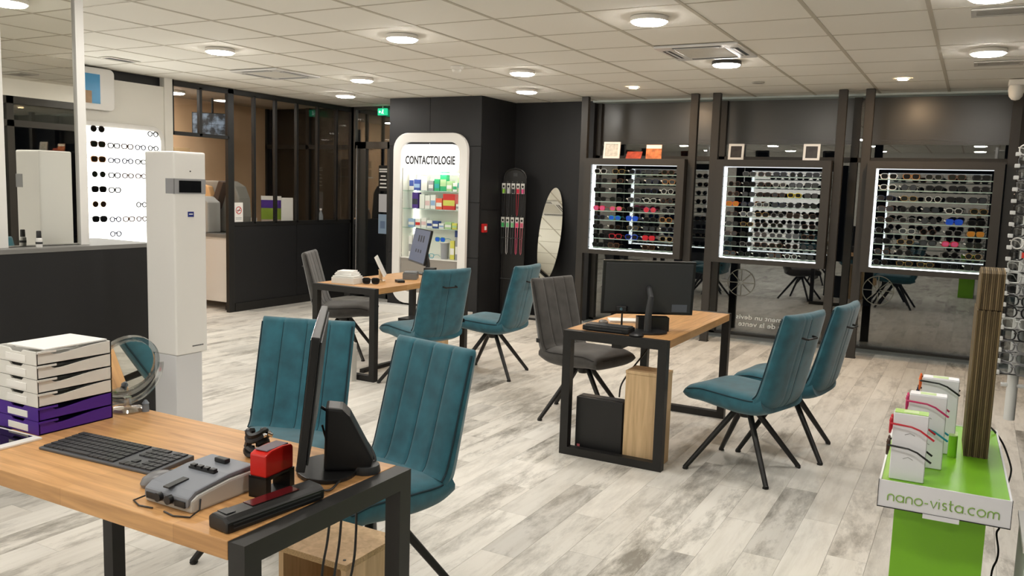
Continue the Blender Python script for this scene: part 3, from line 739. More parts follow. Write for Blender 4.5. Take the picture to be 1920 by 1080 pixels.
# pen holder, cups and clutter behind the monitor
tag(MB().cyl((0,0,0),(0,0,.022),.042,.038,20).build('desk_puck', M_DARKPLASTIC, loc=(-1.425,1.80,DT), smooth=True, bevel=.003), 'flat round black puck near the desk corner', 'accessory')
t = thing('cable_bundle', 'tangle of black straps and connectors left of the monitor foot', 'cable bundle', (-1.77,1.735,DT))
random.seed(11)
for k in range(5):
    pts = []; a = random.random()*6
    for q in range(7): pts.append((.032*math.cos(a+q*.9)*(1-.1*k), .03*math.sin(a+q*.9), .014+.014*k+.006*math.sin(q*2)))
    MB().tube(spline(pts,3), .009, 6).build('strap', M_DARKPLASTIC if k % 2 else M_BLKPLASTIC, t, smooth=True)
for k in range(3): MB().cbox((.01*k-.01,.012*k,.07),(.018,.011,.01)).build('plug', M_CHROME, t, bevel=.002, rot=(.3*k,.5,k))
def cable(pts, r, label, mt=M_BLKPLASTIC):
    o = MB().tube(spline(pts,5), r, 6).build('cable', mt, smooth=True); return tag(o, label, 'cable')
cable([(-1.56,1.77,.90),(-1.50,1.80,.86),(-1.455,1.84,.80),(-1.42,1.835,.755),(-1.43,1.80,.756),(-1.46,1.76,DT+.007)], .0045, 'thick black video cable drooping from the foreground monitor')
cable([(-1.53,1.74,.86),(-1.52,1.76,.79),(-1.49,1.78,DT+.02),(-1.45,1.75,DT+.008),(-1.42,1.68,DT+.006),(-1.40,1.62,DT+.006),(-1.43,1.60,DT+.01)], .003, 'thin black cable trailing from the monitor to the scanner bar')
for k, (dx, lab) in enumerate(((0,'leftmost black cable hanging under the foreground desk'),(.03,'middle black cable hanging under the foreground desk'),(.07,'rightmost black cable hanging under the foreground desk'))):
    cable([(-1.46+dx*.4,1.70+dx,.66),(-1.475+dx*.6,1.70+dx,.55),(-1.50+dx,1.71+dx*.6,.46),(-1.52+dx,1.72,.30),(-1.50+dx,1.72,.15),(-1.49+dx,1.74,.012)], .0035, lab)
tag(MB().box(-.012,.012,-.006,.006,0,.028).build('usb_plug', M_CHROME, loc=(-1.49,1.80,.80), rot=(.3,.5,.4)), 'silver plug hanging among the monitor cables', 'plug')
# tablet and papers at the left edge
t = thing('tablet', 'white bordered tablet with black glass at the left photo edge', 'tablet', (-2.535,1.405,DT), math.radians(2))
MB().box(-.135,.135,-.08,.08,0,.007).build('body', M_WHITEGLOSS, t, bevel=.002)
MB().box(-.115,.105,-.05,.07,.0071,.0076).build('screen', mat('tablet_screen', (10,10,12), .05), t)
tag(MB().box(-.13,.13,-.022,.022,0,.003).build('paper_sheet', M_PAPER, loc=(-2.49,1.302,DT), rot=(0,0,-.02)), 'white sheet along the front edge of the foreground desk', 'paper')
# open chipboard box beneath desk
def pc_box(x, y, sx, sy_, h, label, rz=0):
    t = thing('computer_box', label, 'box', (x,y,0), rz)
    s = .018
    MB().box(-sx/2,sx/2,-sy_/2,sy_/2,h-s,h).build('top_board', M_CHIP, t)
    MB().box(-sx/2,-sx/2+s,-sy_/2,sy_/2,0,h-s).build('side_board', M_CHIP, t); MB().box(sx/2-s,sx/2,-sy_/2,sy_/2,0,h-s).build('side_board', M_CHIP, t)
    MB().box(-sx/2+s,sx/2-s,sy_/2-s,sy_/2,0,h-s).build('back_board', M_CHIP, t); MB().box(-sx/2+s,sx/2-s,-sy_/2,sy_/2-s,0,s).build('bottom_board', M_CHIP, t)
    MB().box(-sx/2,sx/2,-sy_/2-.0008,-sy_/2,h-s,h).build('raw_edge', M_CHIPEDGE, t); MB().box(sx/2,sx/2+.0008,-sy_/2,sy_/2,h-s,h).build('raw_edge', M_CHIPEDGE, t)
    for px, py in ((-.8,-.8),(.8,-.8),(.8,.8),(-.8,.8)): MB().cyl((px*sx/2,py*sy_/2,h),(px*sx/2,py*sy_/2,h+.001),.005,None,10).build('screw_head', M_BLKPLASTIC, t)
    return t
pc_box(-1.605,1.905,.255,.245,.45,'pale chipboard open box under the foreground desk')

# ------------------------------------------------------------------ middle desk items
t = thing('computer_tower', 'black computer tower with small pink sticker under middle desk', 'computer', (-1.81,4.47,0))
MB().box(-.145,.145,-.05,.05,.004,.335).build('case', M_BLKPLASTIC, t, bevel=.006)
MB().box(-.13,-.112,-.0515,-.05,.03,.052).build('sticker', mat('sticker_pink', (214,110,118), .5), t)
MB().box(-.14,.14,-.045,.045,0,.005).build('foot', M_DARKPLASTIC, t)
MB().box(-.135,.135,-.03,.035,.3352,.3375).build('top_vent', M_DARKPLASTIC, t)
t = thing('computer_box', 'closed pale oak box standing beside the black computer tower', 'box', (-1.54,4.485,0))
MB().box(-.11,.11,-.08,.08,0,.513).build('body', M_CHIP, t, bevel=.002)
MB().box(-.112,.112,-.082,.082,.514,.532).build('lid', M_CHIP, t, bevel=.002)
t = thing('document_scanner', 'flat black document scanner at front left of middle desk', 'scanner', (-1.785,4.45,DT), math.radians(0))
MB().box(-.14,.14,-.055,.055,.004,.034).build('body', M_BLKPLASTIC, t, bevel=.006)
MB().box(-.13,.13,-.04,.05,.0345,.039).build('lid', M_DARKPLASTIC, t, bevel=.003)
MB().box(-.1,.1,-.057,-.0555,.012,.018).build('feed_slot', M_DARKPLASTIC, t)
MB().box(-.12,.12,-.045,.045,0,.004).build('foot', M_DARKPLASTIC, t)
t = thing('pen_tray', 'black mesh pen box behind the middle monitor stand', 'organiser', (-1.60,4.665,DT), math.radians(31))
MB().ring([(-.09,-.04),(.09,-.04),(.09,.04),(-.09,.04)], [(-.084,-.034),(.084,-.034),(.084,.034),(-.084,.034)], .002, .08, 'Z').build('walls', M_BLKPLASTIC, t)
MB().box(-.09,.09,-.04,.04,0,.004).build('bottom', M_BLKPLASTIC, t)
tag(MB().box(-.09,.09,-.065,.065,0,.012).build('paper_pad', M_PAPER, loc=(-1.86,4.87,DT), rot=(0,0,.5)), 'white paper pad on the middle desk by the grey chair', 'paper')
t = thing('computer_mouse', 'brown grey mouse beside the paper pad on middle desk', 'mouse', (-1.90,4.65,DT), math.radians(120))
MB().lathe([(.028,0),(.031,.01),(.027,.024),(.016,.031),(.003,.033)], 18, M=Matrix.Scale(1.6,4,(1,0,0))).build('shell', mat('mouse_brown', (92,86,80), .4), t, smooth=True)
t = thing('webcam', 'small black webcam on a stalk before the middle monitor', 'webcam', (-1.765,4.60,DT))
MB().lathe([(.025,0),(.025,.006),(.006,.01),(.005,.10)], 16).build('stalk', M_BLKPLASTIC, t, smooth=True)
MB().box(-.035,.03,-.015,.015,.10,.135).build('head', M_BLKPLASTIC, t, bevel=.006)
MB().cyl((0,-.018,.118),(0,-.0152,.118),.009,None,14).build('lens', M_CHROME, t)
tag(MB().lathe([(.04,0),(.042,.008),(.03,.016),(.003,.018)], 20).build('desk_puck', M_BLKPLASTIC, loc=(-1.60,4.405,DT), smooth=True), 'flat black puck at front edge of the middle desk', 'accessory')
cable([(-1.67,4.78,.678),(-1.66,4.78,.60),(-1.70,4.66,.50),(-1.72,4.53,.42),(-1.72,4.50,.345)], .005, 'black cable hanging from the middle desk to the computer tower')

# ------------------------------------------------------------------ far desk items
def flatbox(x, y, z, sx, sy_, h, rz, mt, name, label, cat, lid=None, bevel=.003):
    t = thing(name, label, cat, (x,y,z), rz)
    MB().box(-sx/2,sx/2,-sy_/2,sy_/2,0,h).build('body', mt, t, bevel=bevel)
    if lid: MB().box(-sx/2*.92,sx/2*.92,-sy_/2*.92,sy_/2*.92,h+.0005,h+lid).build('lid', mt, t, bevel=bevel)
    return t
flatbox(-4.40,5.30,DT,.21,.15,.05,.1,mat('frosted_plastic', (226,222,214), .5),'plastic_case','white plastic case on near end of the far desk','case',.012)
b = MB(); random.seed(5)
for k in range(3): b.box(-.08+.01*k,.09-.012*k,-.06,.06,.012*k,.012*k+.011,Matrix.Rotation(.15*k,4,'Z'))
tag(b.build('paper_bundle', M_PAPER, loc=(-4.43,5.33,DT+.0635)), 'bundle of white papers on the white plastic case', 'paper')
tag(MB().box(-.1,.1,-.14,.14,0,.002).build('paper_sheet', M_PAPER, loc=(-4.36,5.52,DT), rot=(0,0,.3)), 'white sheet lying behind the white case on the far desk', 'paper')
t = thing('tablet_stand', 'tilted tablet on a wooden stand on the far desk', 'tablet', (-4.27,5.56,DT), math.radians(33))
MB().lathe([(.04,0),(.04,.006),(.016,.01),(.014,.09),(.02,.1)], 16).build('stand', mat('beech', (200,170,130), .5), t, smooth=True)
MB().box(-.006,.006,-.11,.11,-.09,.09).build('tablet', M_WHITEGLOSS, t, bevel=.003, loc=(.0,0,.13), rot=(0,-.45,0))
eyewear_far = (-4.21,5.36)
flatbox(-4.13,5.64,DT,.06,.10,.02,.9,M_BLKPLASTIC,'spectacle_case','flat dark spectacle case on the far desk','case')
flatbox(-4.22,5.92,DT,.12,.17,.055,.5,mat('smoke_grey_plastic', (110,112,112), .4),'card_reader','grey box shaped card terminal on the far desk','device',.008)
flatbox(-4.17,6.14,DT,.09,.10,.085,.3,M_BLKPLASTIC,'pen_holder','black square pen holder by the far monitor stand','organiser')
flatbox(-4.08,6.20,DT,.05,.09,.04,.2,M_PAPER,'tape_dispenser','small white dispenser beside the black pen holder','dispenser')
flatbox(-4.16,5.075,0,.04,.06,.30,.0,mat('white_case', (214,212,206), .4),'slim_computer','slim white computer case on floor by far desk leg','computer')
flatbox(-4.43,6.32,0,.28,.2,.32,.0,M_BLKPLASTIC,'computer_tower','black computer tower on the floor under the far desk','computer')
flatbox(-4.12,6.12,0,.16,.28,.45,.0,M_CHIP,'computer_box','pale oak box under the far desk behind teal chair','box')
tag(MB().box(-.02,.02,-.28,.28,0,.03).build('cable_duct', M_BLACK, loc=(-4.28,5.62,0)), 'black cable duct on the floor under the far desk', 'cable duct')

# ------------------------------------------------------------------ counter, mirror, measuring tower on the left
t = thing('black_counter', 'long matte black counter with grey top at the left', 'counter', (-4.55,2.2,0))
MB().box(-.27,.27,-1.7,1.18,0,1.115).build('body', M_BLACKPANEL, t)
MB().box(-.275,.272,-1.7,1.185,1.116,1.14).build('worktop', mat('grey_worktop', (120,119,116), .45), t, bevel=.002)
t = thing('counter_mirror', 'tall mirror with white edges standing on the black counter', 'mirror', (-4.40,2.793,1.1405))
MB().box(-.005,.004,-.222,.185,.004,1.40).build('mirror_glass', M_MIRROR, t)
MB().box(-.02,.02,.185,.235,0,1.41).build('edge_strip', M_WHITEGLOSS, t); MB().box(-.02,.02,-.272,-.222,0,1.41).build('edge_strip', M_WHITEGLOSS, t)
MB().box(-.02,-.006,-.222,.185,0,1.41).build('back_board', M_WHITEGLOSS, t)
t = thing('small_bottle', 'small white bottle with black cap on the counter before mirror', 'bottle', (-4.325,2.70,1.1405))
MB().lathe([(.016,0),(.017,.004),(.017,.045),(.012,.05)], 16).build('bottle', M_WHITEGLOSS, t, smooth=True)
MB().lathe([(.0125,.0505),(.012,.085),(.010,.088)], 16).build('cap', M_BLKPLASTIC, t, smooth=True)
MB().lathe([(.0173,.018),(.0173,.030)], 16).build('label_band', M_DARKPLASTIC, t, smooth=True)
t = thing('measuring_tower', 'tall white measuring column with grey band and black screen', 'measuring column', (-3.815,3.155,0))
W1, D1 = .115, .105
MB().box(-W1,W1,-D1,D1,.575,1.668).build('upper_housing', M_WHITEGLOSS, t, bevel=.012, seg=3)
MB().box(-W1+.045,W1-.012,-D1+.006,D1-.03,.03,.574).build('column', mat('pale_lacquer', (214,214,216), .3), t, bevel=.004)
MB().box(-W1-.02,W1+.02,-D1-.06,D1+.06,0,.03).build('base_plate', M_WHITEGLOSS, t, bevel=.008)
b = MB(); b.box(W1-.065,W1+.0015,-D1-.0015,-D1,1.445,1.525); b.box(W1,W1+.0015,-D1-.0015,D1-.004,1.445,1.525)
b.build('sensor_band', mat('band_grey', (150,150,152), .4), t)
MB().box(W1+.0018,W1+.003,-.075,.07,1.452,1.515).build('screen', M_SCREEN, t)
MB().cyl((W1,0,1.565),(W1+.0015,0,1.565),.004,None,12).build('camera_dot', M_BLKPLASTIC, t)
MB().box(W1,W1+.0012,-.02,.02,1.322,1.350).build('logo_plate', mat('logo_blue', (24,42,120), .4), t)
MB().box(W1+.0013,W1+.0018,-.013,.013,1.334,1.340).build('logo_bar', M_PAPER, t)
for k in range(9): MB().box(W1,W1+.0008,-.0+k*.0085,.006+k*.0085,.612,.619).build('mark', M_DARKPLASTIC, t)

# ------------------------------------------------------------------ eyewear
def rim_pts(shape, s):
    cx_ = s*.034
    if shape == 0: w_, h_, e = .027, .021, 2.6
    elif shape == 1: w_, h_, e = .0245, .0235, 2.
    else: w_, h_, e = .029, .0225, 3.4
    P = []
    for i in range(18):
        a = 2*PI*i/18; c, q = math.cos(a), math.sin(a)
        x = w_*math.copysign(abs(c)**(2/e), c); z = h_*math.copysign(abs(q)**(2/e), q)
        if shape == 2: x *= 1-.12*(z < 0)*abs(z)/h_
        P.append((cx_+x, z))
    return P
def rims(shape, thick):
    def f():
        b = MB()
        for s in (-1,1): b.tube([(x,0,z) for x, z in rim_pts(shape, s)], thick, 5, True)
        b.tube([(-.010,0,.006),(-.004,-.003,.010),(.004,-.003,.010),(.010,0,.006)], thick, 5)
        return b
    return f
def lens(shape, s):
    return lambda: MB().prism(rim_pts(shape, s), -.0008, .0008)
def temple(s, fold):
    def f():
        return MB().tube([(s*.062,0,.010),(s*.067,.006,.010),(s*.068,.06,.010),(s*.067,.095,.004),(s*.065,.125,-.016)], [.0028,.003,.0024,.0024,.002], 4)
    return f
FR = {'black':(20,20,22),'tortoise':(84,52,30),'grey':(110,110,112),'red':(196,30,48),'pink':(196,50,104),'blue':(30,70,210),'teal':(30,150,170),'amber':(168,116,58),'white':(228,226,222),'crystal':(190,192,190),'gold':(196,160,96),'brown':(70,46,34),'orange':(226,104,44),'navy':(24,30,60),'silver':(190,192,196),'yellow':(226,206,40)}
LN = {'dark':(8,8,9),'brown':(30,21,15),'green':(20,24,18),'amber':(190,126,50),'blue':(40,90,210),'red':(200,50,60),'pink':(220,90,140),'mirror':(60,64,68),'clear':None}
def fmat(c): return mat('frame_'+c, FR[c], .3, 1. if c in ('gold','silver') else 0.)
def lmat(c): return glassmat('lens_clear', .04, (.96,.97,.97)) if c == 'clear' else mat('lens_'+c, LN[c], .1, 0., spec=.35)
def eyewear(x, y, z, rz, shape, fc, lc, label, cat, group, sc=1., temples=True, hi=.025, th=None):
    th = th or .0034 if fc not in ('gold','silver') else .0018
    o = inst('sunglasses' if lc != 'clear' else 'eyeglasses', ('rim',shape,th), rims(shape,th), fmat(fc), None, (x,y,z+hi*sc), (0,0,rz), True)
    o.scale = (sc,)*3; tag(o, label, cat, group)
    for s in (-1,1):
        inst('lens', ('lens',shape,s), lens(shape,s), lmat(lc), o)
        if temples: inst('temple', ('tmp',s), temple(s,0), fmat(fc), o, smooth=True)
    return o

eyewear(eyewear_far[0],eyewear_far[1],DT+.001,.5,2,'black','dark','black sunglasses lying on near corner of the far desk','sunglasses',None,1.05)

# ------------------------------------------------------------------ three window displays with nine glass shelves each
DISP = [(-3.80,-2.675,'left',5),(-2.345,-1.24,'middle',6),(-.92,.196,'right',5)]
SPECIAL = {('left',4,0):('red','pink','hot pink'),('left',4,1):('amber','pink','amber and pink'),('left',4,3):('pink','red','bright pink'),('left',5,1):('teal','blue','turquoise'),('left',5,2):('blue','blue','blue mirrored'),('left',5,4):('amber','brown','honey coloured'),
 ('left',7,1):('red','dark','red framed'),('left',7,2):('blue','dark','deep blue'),('left',7,3):('red','red','red mirrored'),('left',1,4):('amber','green','amber framed'),('middle',3,0):('orange','amber','orange'),('middle',2,4):('yellow','dark','yellow framed'),
 ('right',4,3):('blue','blue','vivid blue'),('right',5,4):('gold','amber','amber lensed'),('right',6,3):('red','pink','red and pink'),('right',0,0):('white','dark','white framed'),('right',0,1):('amber','dark','amber framed'),('right',1,0):('white','dark','white framed'),('right',2,2):('crystal','dark','pale framed'),('right',5,2):('brown','dark','brown framed')}
random.seed(21)
M_TAG = mat('price_tag', (214,214,208), .6)
for x0, x1, nm, ncol in DISP:
    t = thing('window_display', nm+' window display case with lit edges and glass shelves', 'display case', ((x0+x1)/2,8.62,.85), 0, 'window display cases')
    hw, hh, dep = (x1-x0)/2, 1.04, .13
    ow = .078
    b = MB(); b.box(-hw,-hw+ow,-dep/2,dep/2,0,hh); b.box(hw-ow,hw,-dep/2,dep/2,0,hh); b.box(-hw+ow,hw-ow,-dep/2,dep/2,0,.05); b.box(-hw+ow,hw-ow,-dep/2,dep/2,hh-.068,hh)
    b.build('surround', M_FRAME, t)
    MB().box(-hw+ow+.001,-hw+ow+.014,-.02,.045,.052,hh-.07).build('led_strip', emit('led_side', (.9,.96,1.), 5.), t)
    MB().box(-hw+ow+.016,hw-ow-.002,-.062,-.046,.0505,.060).build('led_strip', emit('led_side', (.9,.96,1.), 5.), t)
    MB().box(-hw+ow+.016,hw-ow-.002,-.02,.045,hh-.073,hh-.0685).build('led_strip', emit('led_top', (.9,.96,1.), 1.1), t)
    inner = 2*(hw-ow)
    for k in range(9):
        zs = 1.725-.1*k
        MB().box(-hw+ow-.0,hw-ow-.0,-.06,.06,zs-.006-.85,zs-.85).build('glass_shelf', M_SHELFGLASS, t)
        MB().box(-hw+ow+.016,hw-ow-.002,-.0625,-.0602,zs-.007-.85,zs+.001-.85).build('shelf_edge', mat('green_glass_edge', (150,176,170), .15), t)
        pitch = (inner-.05)/ncol
        for c in range(ncol):
            if (nm, k, c) in (('left',8,2),('middle',0,0),('right',7,2)): continue
            jx = random.uniform(-.012,.012); x = x0+ow+.105+(inner-.20)*c/(ncol-1)+jx*(.4 if ncol == 6 else 1); rz = random.uniform(-.12,.12)
            if (nm,k,c) in SPECIAL: fc, lc, ad = SPECIAL[(nm,k,c)]
            else:
                fc = random.choice(['black']*5+['brown','grey','tortoise','gold','navy','crystal']); lc = random.choice(['dark']*4+['brown','green','mirror']); ad = {'black':'black','brown':'dark brown','grey':'grey','tortoise':'tortoiseshell','gold':'metal rimmed','navy':'navy','crystal':'pale framed'}[fc]
            sh_ = random.choice([0,0,1,2,2])
            o = eyewear(x, 8.598, zs, rz, sh_, fc, lc, '%s sunglasses, %s from left on %s shelf down of the %s window display' % (ad, ORD[c], ORD[k], nm), 'sunglasses', 'sunglasses in the %s window display' % nm, 1.08 if ncol == 5 else 1.0)
            MB().box(-.014,.004,-.006,-.004,-.02,-.010).build('price_tag', M_TAG, o, loc=(-.058,0,.02), rot=(0,.5,0)) if random.random() < .4 else None
# framed cards standing on top of the cases
def frame_card(x, w_, h_, pic, label, rx=-.12):
    t = thing('picture_frame', label, 'picture frame', (x,8.63,1.891), 0, 'small frames on the window displays', rot=(rx,0,0))
    MB().ring([(-w_/2,0),(w_/2,0),(w_/2,h_),(-w_/2,h_)], [(-w_/2+.022,.022),(w_/2-.022,.022),(w_/2-.022,h_-.022),(-w_/2+.022,h_-.022)], -.008, .008).build('frame', M_WHITEGLOSS, t)
    MB().box(-w_/2+.022,w_/2-.022,-.002,.003,.022,h_-.022).build('picture', pic, t)
PIC1 = mat('sketch_print', (200,198,190), .6, var=.25, scale=30); PIC2 = mat('dark_print', (52,46,44), .4, var=.5, scale=14)
frame_card(-3.52,.19,.18,PIC1,'silver framed sketch on top of the left window display')
frame_card(-2.17,.155,.16,PIC2,'white framed dark picture at left on the middle display')
frame_card(-1.44,.155,.16,PIC2,'white framed dark picture at right on the middle display')
t = thing('promo_card', 'orange and white promotional card on the left window display', 'card', (-3.04,8.63,1.891), rot=(-.1,0,.05))
MB().box(-.085,.085,-.003,.003,0,.15).build('card', mat('promo_photo', (206,120,70), .5, var=.6, scale=16), t); MB().box(-.083,.083,-.0036,-.0031,.11,.148).build('card_header', M_PAPER, t)
t = thing('promo_card', 'dark red promotional card lying back on the left display', 'card', (-3.28,8.66,1.891), rot=(-.5,0,-.1))
MB().box(-.09,.09,-.003,.003,0,.09).build('card', mat('promo_red', (170,70,48), .5, var=.4, scale=20), t)

# ------------------------------------------------------------------ lit wall display on the left
t = thing('lit_wall_display', 'glowing white rounded eyewear panel on the left wall', 'wall display', (XL+.002,5.25,.0))
MB().prism(rrect(-.95,.79,.80,2.05,.14), 0, .04, 'X').build('surround', M_WHITEGLOSS, t, bevel=.004)
MB().prism(rrect(-.90,.735,.85,2.0,.11), .041, .046, 'X').build('lit_panel', M_LIT, t)
for k in range(8):
    z = 1.945-k*.143
    MB().box(.046,.11,-.85,.68,z-.003,z).build('clear_shelf', glassmat('clear_thin', .02, (.98,.98,.98), 0., 1.2), t)
random.seed(33)
LW = [('black','dark'),('tortoise','green'),('amber','brown'),('silver','green'),('black','dark'),('gold','brown'),('black','dark'),('silver','clear')]
for k in range(8):
    z = 1.945-k*.143
    for c in range(5):
        yy = 5.235+c*.15+(.02 if c else 0)
        if k == 0 and c in (1,2,3): continue
        if c and random.random() < .22: continue
        if k == 7 and c in (0,3): continue
        fc, lc = LW[k] if c == 0 else (random.choice(['black','black','brown','navy']), 'clear')
        eyewear(XL+.095, yy, z, PI/2, random.choice([0,1,2]) if c else [1,2,2,1,2,1,2,0][k], fc, lc, '%s %s, %s from the mirror on %s row of the glowing wall panel' % ({'black':'black','tortoise':'tortoiseshell','amber':'amber','silver':'silver','gold':'gold','grey':'grey','brown':'brown','navy':'navy'}[fc], 'sunglasses' if lc != 'clear' else 'eyeglasses', ORD[c], ORD[k]), 'sunglasses' if lc != 'clear' else 'eyeglasses', 'eyewear on the glowing wall panel', 1.0 if c else 1.22, True, .025, .0058 if c else None)
t = thing('wall_sign', 'white rounded wall sign with blue picture above the glowing panel', 'sign', (XL+.02,5.2,0))
MB().prism(rrect(-.42,.245,2.16,2.55,.05), 0, .05, 'X').build('board', M_WHITEGLOSS, t, bevel=.004)
MB().box(.0505,.053,-.1,.09,2.215,2.49).build('blue_picture', mat('blue_print', (52,150,206), .25, var=.12, scale=3), t)
MB().box(.0533,.054,-.1,.0,2.215,2.33).build('figure_print', mat('tan_print', (170,140,110), .4, var=.2, scale=9), t)

# ------------------------------------------------------------------ workshop behind the partition
t = thing('workshop_cabinet', 'white workshop cabinet with grey top behind the partition post', 'cabinet', (-8.1,7.95,0))
MB().box(-.5,.46,-.93,.9,.1,.86).build('body', M_WHITEGLOSS, t)
MB().box(-.52,.48,-.95,.92,.861,.90).build('worktop', mat('grey_worktop', (120,119,116), .45), t, bevel=.003)
for px, py in ((-.45,-.88),(.41,-.88),(.41,.85),(-.45,.85)): MB().cyl((px,py,0),(px,py,.1),.022,.018,12).build('foot', M_BLKPLASTIC, t, smooth=True)
t = thing('lens_edger', 'beige and grey lens edging machine on the workshop cabinet', 'machine', (-8.08,7.335,.901), math.radians(0))
MB().prism([(-.36,0),(.33,0),(.35,.2),(.33,.42),(.26,.56),(.12,.62),(-.26,.62),(-.33,.5),(-.36,.2)], -.02, .17, 'Y').build('rear_housing', mat('machine_grey', (140,138,132), .5), t, bevel=.02)
MB().prism([(-.34,0),(-.02,0),(-.02,.36),(-.10,.55),(-.28,.58),(-.33,.45)], -.10, -.021, 'Y').build('beige_cover', mat('machine_beige', (214,170,120), .5), t, bevel=.015)
MB().prism([(-.05,.30),(.10,.62),(.18,.60),(.05,.28)], -.12, -.021, 'Y').build('dark_hood', mat('machine_brown', (70,56,48), .5), t, bevel=.01)
MB().prism([(-.22,0),(.12,0),(.12,.36),(.02,.43),(-.18,.43),(-.24,.28)], -.30, -.101, 'Y').build('front_unit', mat('machine_pale_grey', (168,168,164), .5), t, bevel=.02)
MB().box(-.25,-.2,-.26,-.2,.1,.16).build('outlet', M_BLKPLASTIC, t)
t = thing('wall_television', 'security monitor screen hanging in the workshop', 'television', (-8.6,7.68,2.225), math.radians(44))
MB().box(-.235,.235,-.025,.025,-.145,.145).build('casing', M_BLKPLASTIC, t, bevel=.006)
mt, nt, b_ = _new('camera_feed'); nz = nt.nodes.new('ShaderNodeTexNoise'); nz.inputs['Scale'].default_value = 12; nz.inputs['Detail'].default_value = 4
rp = nt.nodes.new('ShaderNodeValToRGB'); rp.color_ramp.elements[0].position = .42; rp.color_ramp.elements[0].color = (.005,.007,.01,1); rp.color_ramp.elements[1].position = .62; rp.color_ramp.elements[1].color = (.16,.20,.25,1)
tc = nt.nodes.new('ShaderNodeTexCoord'); nt.links.new(tc.outputs['Object'], nz.inputs['Vector']); nt.links.new(nz.outputs['Fac'], rp.inputs[0]); nt.links.new(rp.outputs[0], b_.inputs['Emission Color']); b_.inputs['Emission Strength'].default_value = 1.2; b_.inputs['Base Color'].default_value = (.01,.01,.01,1)
for ix in (0,1):
    for iz in (0,1): MB().box(-.225+ix*.227,-.002+ix*.227,-.0275,-.0255,-.135+iz*.137,-.002+iz*.137).build('camera_view', mt, t)
MB().cyl((0,.026,0),(0,.12,.05),.02,None,10).cyl((0,.12,.05),(0,.12,CEIL-2.215),.015,None,10).build('ceiling_bracket', M_BLKPLASTIC, t)
cable([(-8.52,7.85,2.10),(-8.5,7.92,1.7),(-8.58,7.9,1.55),(-8.55,7.95,1.4),(-8.6,7.9,.93)], .008, 'black cable dangling below the workshop screen')
for k in range(2):
    for c in range(2):
        flatbox(-8.95,7.15+.26*c,1.66+.14*k,.25,.24,.12,0,mat('kraft_box', (190,160,120), .8),'storage_box',['lower left','lower right','upper left','upper right'][k*2+c]+' kraft box on the workshop wall shelf','box')
tag(MB().box(-.14,.14,-.3,.3,-.02,0).build('wall_shelf', M_WHITE, loc=(-8.96,7.28,1.658)), 'shelf carrying kraft boxes on the workshop wall', 'shelf')
t = thing('leaflet_rack', 'purple and green leaflet rack behind the partition glass', 'leaflet rack', (-7.70,7.80,.901), math.radians(48))
MB().box(-.12,.12,-.04,.04,0,.16).build('lower_tier', mat('pale_pink', (206,186,176), .6), t); MB().box(-.12,.12,-.035,.045,.161,.30).build('green_tier', mat('leaf_green', (150,178,60), .6), t)
MB().box(-.12,.12,-.03,.05,.301,.40).build('purple_tier', mat('violet', (84,50,150), .6), t); MB().box(-.12,.12,-.028,.052,.401,.45).build('white_tier', M_PAPER, t)
tag(MB().box(-.004,.004,-.10,.10,0,.29).build('notice_card', M_PAPER, loc=(XL-.06,7.93,1.045)), 'blank white card standing behind the partition glass', 'card')
t = thing('water_bottle', 'small clear water bottle with white cap behind partition glass', 'bottle', (XL-.12,8.62,.901))
MB().lathe([(.032,0),(.033,.01),(.033,.20),(.014,.25),(.012,.27)], 16).build('bottle', mat('clear_plastic', (190,196,200), .1, alpha=.5), t, smooth=True); MB().lathe([(.015,.271),(.015,.295)], 12).build('cap', M_PAPER, t, smooth=True)
t = thing('no_smoking_sign', 'white notice with red no smoking circle on partition glass', 'sign', (XL-.018,7.095,1.05))
MB().box(0,.0025,-.065,.065,.0,.225).build('board', M_PAPER, t)
n = 28; M_RED = mat('sign_red', (190,40,36), .5)
MB().ring([(.045*math.cos(2*PI*i/n), .135+.045*math.sin(2*PI*i/n)) for i in range(n)], [(.036*math.cos(2*PI*i/n), .135+.036*math.sin(2*PI*i/n)) for i in range(n)], .0026, .0032, 'X').build('red_circle', M_RED, t)
MB().box(.0026,.0034,-.04,.04,-.004,.004).build('red_slash', M_RED, t, loc=(0,0,.135), rot=(PI/4,0,0)).location = (0,0,.135)
MB().box(.0026,.003,-.028,.028,.130,.139).build('cigarette', M_BLKPLASTIC, t)
for z in (.03,.045): MB().box(.0026,.003,-.045,.045,z,z+.006).build('text_line', mat('grey_print', (150,150,150), .6), t)
flatbox(-7.72,7.28,.901,.12,.14,.1,0,M_BLKPLASTIC,'black_pouch','low black pouch on the worktop behind no smoking notice','pouch',bevel=.03)
flatbox(-7.66,7.47,.901,.05,.06,.19,0,M_PAPER,'spray_bottle','slim white container behind the partition mullion','container',bevel=.01)

# ------------------------------------------------------------------ posters seen at the door
t = thing('door_poster', 'black poster with white lettering on the dark glass door', 'poster', (-6.965,9.105,1.45))
MB().box(-.075,.075,-.002,.002,0,.34).build('sheet', M_BLKPLASTIC, t)
for k, (z, w_) in enumerate(((.28,.13),(.25,.13),(.19,.08),(.14,.11),(.09,.10),(.04,.12))): MB().box(-w_/2,w_/2,-.003,-.0022,z,z+.018).build('lettering', M_PAPER, t)
t = thing('door_notice', 'white notice sheet below the black door poster', 'notice', (-6.965,9.105,1.17)); MB().box(-.07,.07,-.002,.002,0,.24).build('sheet', mat('dim_paper', (200,200,204), .8), t)
t = thing('door_notice', 'pale blue notice sheet lowest on the glass door', 'notice', (-6.965,9.105,.88)); MB().box(-.072,.072,-.002,.002,0,.26).build('sheet', mat('pale_blue_paper', (150,172,196), .8), t); MB().box(-.04,.04,-.003,-.0022,.07,.17).build('print', mat('blue_grey_print', (110,130,160), .8), t)

